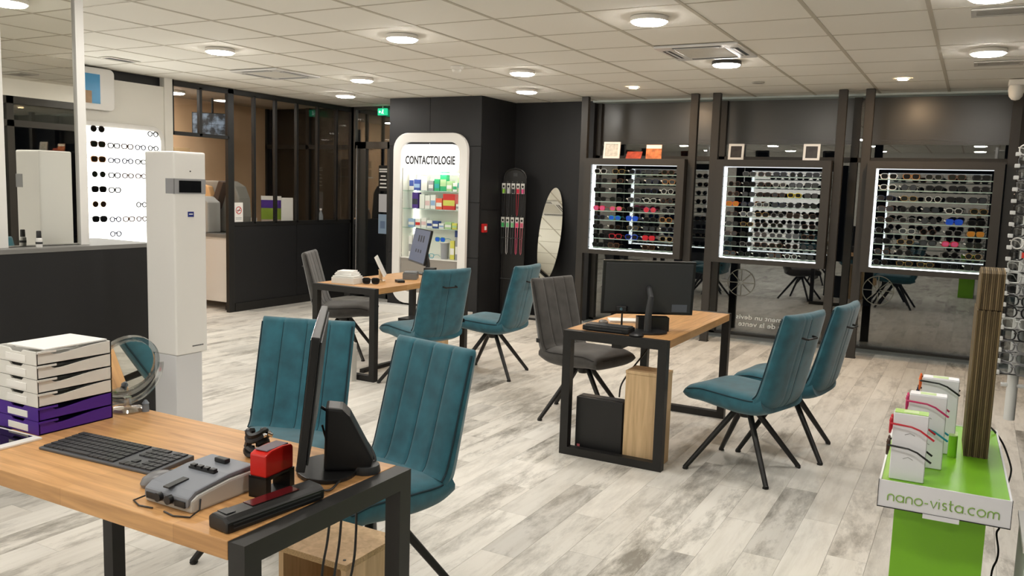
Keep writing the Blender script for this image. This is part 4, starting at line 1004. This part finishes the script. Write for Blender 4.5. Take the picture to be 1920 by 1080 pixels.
# ------------------------------------------------------------------ lit contact lens display
t = thing('contact_lens_display', 'white rounded lit niche display lettered CONTACTOLOGIE on the black block', 'wall display', (-5.65,8.30,0))
out = rrect(-.52,.52,.12,2.15,.2,8); inn = rrect(-.415,.415,.26,2.045,.13,8)
MB().ring(out, inn, -.045, .005).build('white_surround', M_WHITEGLOSS, t, bevel=.005)
M_NICHE = mat('niche_white', (238,238,228), .5)
b = MB(); b.box(-.415,.415,.285,.297,.24,2.035); b.box(-.418,-.404,.006,.285,.22,2.035); b.box(.404,.418,.006,.285,.22,2.035); b.box(-.404,.404,.006,.285,2.02,2.036)
b.build('niche_lining', M_NICHE, t)
MB().prism(rrect(-.405,.405,1.70,2.02,.10,6), -.03, -.005).build('header_panel', emit('header_glow', (1.,.99,.97), 1.1), t)
text('header_lettering', 'CONTACTOLOGIE', .125, mat('ink_black', (30,30,34), .5), t, (0,-.033,1.83), (PI/2,0,0), .001, (.66,1.08,1), 'CENTER', .0035, fit=(.70,.10))
MB().box(-.395,.395,.02,.05,1.672,1.69).build('led_strip', emit('niche_led', (1.,.97,.88), 10.), t)
for s in (-1,1): MB().box(s*.392-.008,s*.392+.008,.24,.26,.70,1.66).build('led_strip', emit('niche_led2', (1.,.97,.88), 5.), t)
SHELF = [1.478,1.263,1.037]
for z in SHELF: MB().box(-.403,.403,.0,.283,z-.008,z).build('glass_shelf', M_SHELFGLASS, t)
MB().box(-.404,.404,-.02,.284,.26,.665).build('lower_cupboard', mat('warm_grey_front', (150,144,136), .5), t); MB().box(-.404,.404,-.028,.284,.666,.677).build('lower_board', M_WHITEGLOSS, t)
tag(MB().box(-.68,.62,-.14,.03,0,.095).build('display_plinth', M_WHITEGLOSS, loc=(-5.65,8.272,0), bevel=.004), 'low white plinth on floor under the contact lens display', 'plinth')
CB = {'w':(232,232,226),'b':(60,84,160),'lb':(150,180,215),'g':(40,170,110),'lg':(170,205,150),'p':(70,40,130),'o':(236,110,80),'r':(206,38,30),'t':(40,160,160),'gy':(150,152,156),'y':(212,208,90),'dk':(40,44,60),'pk':(222,190,190),'nv':(40,70,140)}
CN = {'w':'white','b':'blue','lb':'pale blue','g':'green','lg':'pale green','p':'purple','o':'orange','r':'red','t':'teal','gy':'grey','y':'yellow','dk':'dark','pk':'pale pink','nv':'navy'}
def pack(x, z, w_, h_, d_, c, stripe, label, yo=.08):
    o = thing('lens_pack', label, 'box', (-5.65+x,8.30+yo+d_/2,z+.0005), 0, 'packs in the contact lens display')
    MB().box(-w_/2,w_/2,-d_/2,d_/2,0,h_).build('carton', mat('pack_'+c, CB[c], .4), o, bevel=.0015, seg=1)
    if stripe: MB().box(-w_/2+.004,w_/2-.004,-d_/2-.001,-d_/2-.0002,h_*.25,h_*.6).build('print_band', mat('pack_'+stripe, CB[stripe], .4), o)
    return o
ROWS = [(0, [(-.335,.07,.20,'w','b'),(-.255,.09,.13,'b','lb'),(-.155,.085,.17,'w',None),(-.055,.07,.12,'gy','w'),(.03,.075,.14,'g','t'),(.12,.09,.23,'g','lg'),(.205,.075,.12,'lg','w'),(.285,.06,.10,'w','g'),(.355,.07,.17,'lg','t')]),
        (1, [(-.28,.085,.19,'p','dk'),(-.18,.07,.17,'w',None),(-.10,.07,.16,'w','pk'),(-.02,.07,.17,'w','lb'),(.065,.085,.13,'o','w'),(.205,.17,.185,'r','y'),(.335,.06,.07,'w','gy')]),
        (2, [(-.33,.09,.10,'lb','w'),(-.235,.075,.10,'w','r'),(-.15,.075,.12,'w','pk'),(-.065,.075,.09,'w','nv'),(.02,.08,.085,'nv','w'),(.105,.07,.06,'w','lb'),(.20,.09,.08,'lg','w'),(.29,.07,.07,'y','lg'),(.36,.05,.09,'nv','w')])]
for k, items in ROWS:
    seen = {}
    for c, (x, w_, h_, col, st) in enumerate(items):
        pack(x, SHELF[k], w_, h_, .07, col, st, '%s%s lens pack, %s from left on %s shelf of contact display' % (CN[col], (' and '+CN[st]) if st else '', ORD[c], ['top','second','third'][k]))
for c, (x, w_, h_, col, st) in enumerate([(-.34,.05,.25,'w','gy'),(-.28,.05,.27,'w','y'),(.265,.06,.22,'y','w'),(.33,.05,.26,'gy','w')]):
    pack(x, .678, w_, h_, .08, col, st, '%s tall carton, %s from left on bottom board of the contact lens display' % (CN[col], ORD[c]))
o = thing('small_sign', 'small blue notice standing at upper right of bottom niche shelf', 'sign', (-5.33,8.46,.679)); MB().box(-.07,.07,-.004,.004,.26,.34).build('board', mat('pack_nv', CB['nv'], .4), o); MB().cyl((0,0,0),(0,0,.26),.004,None,8).build('stem', M_CHROME, o)
o = thing('grey_cup', 'grey plastic tumbler on bottom board of the contact lens display', 'cup', (-5.50,8.40,.678)); MB().lathe([(.045,0),(.052,.17),(.056,.19)], 18).build('body', mat('pack_gy', CB['gy'], .4), o, smooth=True); MB().lathe([(.058,.191),(.058,.2)], 18).build('lid', M_PAPER, o, smooth=True)
eyewear(-5.55,8.37,.878+.001,0,2,'teal','blue','teal framed glasses resting on the grey tumbler','eyeglasses','demo glasses in contact lens display',1.1)
eyewear(-5.70,8.36,.678,0,2,'teal','clear','teal framed glasses on bottom board of the contact lens display','eyeglasses','demo glasses in contact lens display',1.1)
t = thing('alarm_call_point', 'small red fire alarm call point on the black block side', 'alarm', (-4.978,8.40,1.07)); MB().box(.0,.03,-.045,.045,-.05,.05).build('body', mat('alarm_red', (180,24,24), .4), t, bevel=.004); MB().box(.0302,.032,-.022,.022,-.022,.022).build('glass_label', M_PAPER, t)

# ------------------------------------------------------------------ accessory stand and oval mirror in the black corner
t = thing('accessory_stand', 'tall black arched stand with hanging eyewear cords', 'display stand', (-4.825,8.86,0), math.radians(8))
b = MB(); b.box(-.145,-.13,-.012,.012,.02,1.66); b.box(.13,.145,-.012,.012,.02,1.66); b.box(-.13,.13,.0,.01,.05,1.66); b.build('back_panel', M_BLACK, t)
MB().tube([(.138*math.cos(a),0,1.66+.11*math.sin(a)) for a in [PI*i/14 for i in range(15)]], .012, 8).build('arch', M_BLACK, t, smooth=True)
MB().prism([(.13*math.cos(PI*i/14),1.655+.10*math.sin(PI*i/14)) for i in range(15)], 0, .008).build('header', M_BLACK, t); MB().box(-.025,.025,-.003,-.0005,1.68,1.72).build('header_mark', M_DARKPLASTIC, t)
MB().box(-.145,.17,-.2,.16,0,.02).build('foot', M_BLACK, t, bevel=.004)
for z in (.95,.46): MB().tube([(-.13,-.002,z),(-.13,-.07,z),(.13,-.07,z),(.13,-.002,z)], .004, 6).build('wire_rail', M_DARKPLASTIC, t)
for z in (1.60,1.20,.93):
    for k in range(5): MB().cyl((-.12+k*.06,0,z),(-.12+k*.06,-.085,z+.012),.003,None,6).build('hook', M_CHROME, t)
CC = [(150,214,60),(225,225,225),(40,40,44),(214,40,70),(230,80,140)]
CT = ['lime','white','black','crimson','pink']
CC2 = [(60,190,100),(90,200,120),(130,210,140),(236,70,120),(200,90,120)]; CT2 = ['green','bright green','mint','hot pink','rose']
for r, (z, cc, cn, ln_) in enumerate(((1.60,CC,CT,.24),(1.20,CC2,CT2,.30))):
    for k in range(5):
        x = -.12+k*.06; a = math.radians(8); wx, wy = -4.825+x*math.cos(a)+.06*math.sin(a), 8.86+x*math.sin(a)-.06*math.cos(a)
        o = thing('eyewear_cord', '%s eyewear cord on card, %s from left in %s row of stand' % (cn[k], ORD[k], ['upper','lower'][r]), 'eyewear cord', (wx,wy,z+.004), a, 'cords on the black stand')
        MB().box(-.022,.022,-.001,.001,-.13,-.008).build('card', mat('cord_card', (206,206,200), .6), o); MB().box(-.02,.02,-.002,-.0012,-.125,-.075).build('card_print', mat('cord_print_%d%d' % (r,k), cc[k], .5), o)
        MB().cyl((0,-.004,-.045),(0,-.0012,-.045),.014,None,14).build('card_window', M_BLKPLASTIC, o)
        MB().tube([(-.012,-.004,-.06),(-.014,-.008,-.15),(-.008,-.01,-.13-ln_),(.0,-.01,-.15-ln_),(.008,-.01,-.13-ln_),(.014,-.008,-.15),(.012,-.004,-.06)], .0035, 5).build('cord', mat('cord_col_%d%d' % (r,k), [(30,30,34),(50,50,54),(30,30,34),(150,30,50),(40,40,44),(40,44,44),(190,190,190),(70,70,74),(214,90,120),(190,110,120)][r*5+k], .6), o, smooth=True)
t = thing('oval_mirror', 'tall oval mirror leaning against the black back wall', 'mirror', (-4.40,8.76,.012), rot=(-.215,0,0))
n = 48; ov = [(.145*math.cos(2*PI*i/n), 1.02+.565*math.sin(2*PI*i/n)) for i in range(n)]
MB().prism(ov, 0, .008).build('mirror_glass', M_MIRROR, t); MB().prism([(x*.985,1.03+(z-1.03)*.995) for x,z in ov], .0085, .02).build('backing', M_BLKPLASTIC, t)
MB().box(-.02,.02,.021,.045,.0,1.3).build('back_strut', M_BLACK, t); MB().box(-.16,.16,-.02,.045,-.01,.012).build('foot_bar', M_BLACK, t)

# ------------------------------------------------------------------ decals on the window panes
M_DECAL = mat('white_vinyl', (240,240,236), .6); M_DECAL2 = mat('grey_vinyl', (120,118,108), .6)
for x, z, lab in ((-2.18,.59,'faint wheel decal on the pane under the middle display'),(-.80,.62,'faint wheel decal on the pane under the right display')):
    t = thing('wheel_decal', lab, 'decal', (x,9.2315,z), group='wheel decals on the window'); n = 32
    MB().ring([(.15*math.cos(2*PI*i/n), .15*math.sin(2*PI*i/n)) for i in range(n)], [(.142*math.cos(2*PI*i/n), .142*math.sin(2*PI*i/n)) for i in range(n)], -.001, 0).build('rim', M_DECAL2, t)
    for k in range(8): MB().box(.02,.142,-.001,0,-.004,.004).build('spoke', M_DECAL2, t, rot=(0,k*PI/4,0))
t = thing('window_lettering', 'white vinyl lettering seen mirrored on pane under middle display', 'lettering', (-1.80,9.2315,.185))
text('upper_line', 's gratuitement un devis', .075, M_DECAL, t, (0,0,.030), (PI/2,0,PI), .0004, (1,1,1), 'CENTER', .001, (.82,.066)); text('lower_line', 'nclusion de la vente', .075, M_DECAL, t, (-.02,0,-.045), (PI/2,0,PI), .0004, (1,1,1), 'CENTER', .001, (.72,.055))

# ------------------------------------------------------------------ green cardboard display stand, lower right
TZ = .78
M_GREEN = mat('lime_green_card', (126,190,40), .35); M_CARDW = mat('white_card', (232,232,236), .4)
ns = thing('display_stand', 'lime green cardboard stand with white tray lettered nano-vista.com', 'display stand', (-.02,2.74,0), math.radians(1.5))
MB().box(-.115,.105,-.27,.30,0,.716).build('column', M_GREEN, ns)
b = MB(); b.box(-.150,.148,-.351,-.346,.712,TZ+.004); b.box(-.150,.148,.392,.397,.712,TZ+.004); b.box(-.155,-.150,-.351,.397,.712,TZ+.004); b.box(.148,.153,-.351,.397,.712,TZ+.004); b.box(-.150,.148,-.346,.392,.712,.718)
b.build('tray_walls', M_CARDW, ns)
MB().box(-.1497,.1477,-.3457,.3917,.72,TZ).build('tray_top', M_GREEN, ns)
b = MB(); b.box(-.156,-.1545,-.3525,-.3465,.712,TZ+.005); b.box(.1525,.154,-.3525,-.3465,.712,TZ+.005); b.box(-.156,.154,-.3525,-.3512,.7105,.713); b.build('black_edging', M_BLKPLASTIC, ns)
MB().box(-.045,.04,-.3535,-.3515,.700,.712).build('front_tab', M_CARDW, ns)
# rounded thin lettering
def letters():
    S = []; x = 0.
    def seg(pts): S.append([(px+x, py) for px, py in pts])
    for ch in 'nano-vista.com':
        if ch == 'n': seg([(0,0),(0,.58)]+arc(.4,.58,.4,180,0)+[(.8,0)]); x += 1.12
        elif ch == 'a': seg(arc(.48,.5,.48,0,360,20)); seg([(.96,.95),(.96,0)]); x += 1.3
        elif ch == 'o': seg(arc(.5,.5,.5,0,360,20)); x += 1.3
        elif ch == '-': seg([(0,.5),(.45,.5)]); x += .75
        elif ch == 'v': seg([(0,1),(.4,.0),(.8,1)]); x += 1.08
        elif ch == 'i': seg([(0,0),(0,1)]); seg([(0,1.36),(0,1.40)]); x += .36
        elif ch == 's': seg(arc(.36,.745,.255,40,270,8)+arc(.36,.245,.245,90,-150,8)); x += .95
        elif ch == 't': seg([(.12,1.5),(.12,.3)]+arc(.42,.3,.3,180,270,6)); seg([(-.08,1),(.5,1)]); x += .72
        elif ch == '.': seg([(0,0),(0,.04)]); x += .34
        elif ch == 'c': seg(arc(.5,.5,.5,55,305,16)); x += 1.12
        elif ch == 'm': seg([(0,0),(0,.62)]+arc(.34,.62,.34,180,0,8)+[(.68,0)]); seg(arc(1.02,.62,.34,180,0,8)+[(1.36,0)]); x += 1.6
    return S, x
S, tot = letters(); sc = .262/tot; b = MB()
for seg in S: b.tube([(-.131+px*sc, -.3517, .731+py*sc) for px, py in seg], .0017, 5)
b.build('lettering', mat('letter_green', (140,178,90), .5), ns)
# white display blocks carrying children's glasses
def block(x, y, h_, w_, d_, label, top):
    t = thing('display_block', label, 'display block', (x,y,TZ+.0005), math.radians(1.5), 'white blocks on the green stand')
    MB().box(-w_/2,w_/2,-d_/2,d_/2,0,h_).build('carton', M_CARDW, t, bevel=.002, seg=1)
    MB().box(-w_/2+.002,w_/2-.002,-d_/2+.002,d_/2-.002,h_+.0003,h_+.0014).build('top_sheet', top, t); MB().box(-w_*.22,w_*.2,-d_*.3,d_*.3,h_+.0015,h_+.002).build('top_print', mat('pale_green_print', (190,214,150), .5), t)
    for z in (h_*.36,h_*.72): MB().tube([(-.012,-d_/2-.0006,z-.006),(0,-d_/2-.0006,z),(.012,-d_/2-.0006,z-.006)], .0008, 4).build('cut_slot', mat('grey_print', (150,150,150), .6), t)
block(-.104,2.445,.182,.085,.05,'front white block with green top on the green stand',mat('lime_top', (150,200,80), .4)); block(-.072,2.60,.205,.095,.05,'middle white block on the green stand',M_CARDW); block(-.048,2.78,.222,.098,.05,'rear white block with orange glasses on the green stand',M_CARDW)
def kid(x, y, z, fc, tc_, label, sc=.86):
    """frame hooked over a block: fronts look left, both arms run to the right along the faces of the block"""
    o = inst('kids_glasses', ('rim',2,.0034), rims(2,.0034), fmat(fc), None, (x,y,z), (0,0,-PI/2), True); o.scale = (sc*.62,sc,sc); tag(o, label, 'eyeglasses', "children's glasses on the green stand")
    for s in (-1,1):
        inst('lens', ('lens',2,s), lens(2,s), lmat('clear'), o)
        inst('temple', ('ktmp',s), lambda s=s: MB().tube([(s*.062,0,.010),(s*.068,.006,.011),(s*.069,.06,.008),(s*.069,.085,.0),(s*.067,.125,-.026)], [.0032,.0034,.003,.003,.0034], 5), fmat(tc_), o, smooth=True)
kid(-.152,2.445,TZ+.145,'red','red','crimson kids glasses on upper front white block'); kid(-.155,2.445,TZ+.085,'brown','black','dark kids glasses on lower front white block')
kid(-.125,2.60,TZ+.178,'pink','pink','magenta kids glasses on upper middle white block'); kid(-.122,2.60,TZ+.11,'pink','teal','pink and teal kids glasses on lower middle white block')
kid(-.103,2.78,TZ+.205,'orange','black','orange and black kids glasses on rear white block'); kid(-.108,2.80,TZ+.165,'navy','navy','navy kids glasses low on rear white block')
t = thing('green_tube', 'short green rounded box behind the middle white block', 'box', (-.002,2.76,TZ+.0005)); MB().prism(rrect(-.012,.012,-.03,.03,.01,4), 0, .062, 'Z').build('body', M_GREEN, t); MB().prism(rrect(-.011,.011,-.029,.029,.009,4), .0625, .065, 'Z').build('top', mat('lime_pale', (190,222,140), .4), t)
t = thing('cardboard_totem', 'tall layered brown cardboard slab standing on the green stand', 'cardboard display', (.058,2.80,TZ+.0005), math.radians(2))
random.seed(9)
for k in range(12):
    c_ = mat('corrugated_%d' % (k % 3), [(104,88,62),(82,68,46),(122,104,76)][k % 3], .9, var=.35, scale=60, stretch=(1,1,.08))
    x = -.031+k*.0052; j = random.uniform(-.0015,.0015)
    MB().box(x,x+.0044,-.03+j,.16,0,.435+j).build('lower_layer', c_, t)
    MB().prism([(-.022,.437),(.15,.437),(.15,.50),(.12,.545),(.06,.556),(.0,.55),(-.022,.542)], x+.003, x+.0072, 'X').build('upper_layer', c_, t)
for k in range(1): MB().box(.0316,.0326,-.028,.16,0,.435).build('face_sheet', mat('kraft_face', (186,170,140), .8), t)
cable([(.075,2.99,TZ+.005),(.09,3.06,TZ+.03),(.112,3.1,TZ+.01),(.143,3.13,.742),(.168,3.13,.68),(.172,3.13,.648),(.163,3.10,.607),(.158,3.0,.58),(.150,3.0,.51),(.143,3.0,.485),(.152,3.0,.435),(.151,3.0,.40),(.140,3.0,.34),(.15,3.0,.15),(.15,3.02,.01)], .0032, 'black cable looping off the back of the green stand')

# ------------------------------------------------------------------ acrylic eyewear rack on the right wall
rk = thing('acrylic_rack', 'tall clear acrylic eyewear rack at the right photo edge', 'eyewear rack', (.205,4.25,0))
MB().cyl((0,0,.58),(0,0,2.35),.022,None,16).build('upright_tube', mat('frosted_acrylic', (214,214,212), .35), rk, smooth=True)
MB().cyl((.34,.02,.58),(.34,.02,2.35),.02,None,14).build('upright_tube', mat('frosted_acrylic', (214,214,212), .35), rk, smooth=True)
for z in (.735,1.72,2.3): MB().cyl((-.045,-.005,z),(.41,-.005,z),.009,None,10).build('acrylic_rod', mat('frosted_acrylic', (214,214,212), .35), rk, smooth=True)
MB().box(.02,.33,.03,.034,.76,2.3).build('back_sheet', glassmat('frosted_sheet', .1, (.86,.86,.85), .2), rk)
random.seed(44)
for k in range(20):
    z = .79+k*.0495
    MB().cyl((-.06,-.03,z-.003),(.40,-.03,z-.003),.003,None,6).build('wire_rod', M_BLKPLASTIC if k % 3 == 0 else M_CHROME, rk)
    for c in range(2):
        fc = random.choice(['black','grey','crystal','grey','black','crystal','white']); 
        if (k,c) in ((13,0),(10,0)): fc = 'black'
        o = eyewear(.205-.005+c*.16, 4.25-.055, z-.0005, random.uniform(-.1,.1)-.45*(1-c), random.choice([0,1,2]), fc, 'clear', '%s eyeglasses, %s row from the bottom, %s column of the acrylic rack' % (fc, ORD[k], ['left','second'][c]), 'eyeglasses', 'eyeglasses on the acrylic rack', 1.0)
        if (k,c) in ((13,0),(10,0)): MB().box(-.01,.014,-.006,-.004,-.012,.012).build('hang_tag', mat('tag_yellow', (222,200,40), .5) if k == 13 else mat('tag_red', (200,50,40), .5), o)
    MB().box(-.075,-.055,-.07,-.035,z-.002,z+.014).build('clip', mat('frosted_acrylic', (214,214,212), .35), rk, bevel=.003)
# lit eyewear wall behind the camera, which the windows mirror
for x0, x1, lab in ((-4.9,-3.1,'tall lit eyewear wall panel behind the camera, mirrored in window'),):
    t = thing('lit_wall_display', lab, 'wall display', ((x0+x1)/2,YB+.002,0)); hw = (x1-x0)/2
    MB().prism(rrect(-hw-.06,hw+.06,.2,2.2,.14), 0, .04).build('surround', M_WHITEGLOSS, t); MB().prism(rrect(-hw,hw,.27,2.13,.1), .041, .046).build('lit_panel', emit('rear_panel', (1.,.985,.92), 1.6), t)
    for k in range(9): MB().box(-hw+.03,hw-.03,.046,.16,.42+k*.19,.428+k*.19).build('shelf', M_WHITEGLOSS, t)
# part of a pale display foot cut by the lower right corner
t = thing('frosted_panel', 'pale frosted furniture side at the lower right photo corner', 'furniture', (.30,2.62,0))
MB().box(-.115,.2,-.15,.15,0,.63).build('side_panel', mat('frosted_green', (196,206,194), .4), t, bevel=.004); MB().box(-.12,.2,-.155,.155,.631,.645).build('top_board', M_WHITEGLOSS, t)
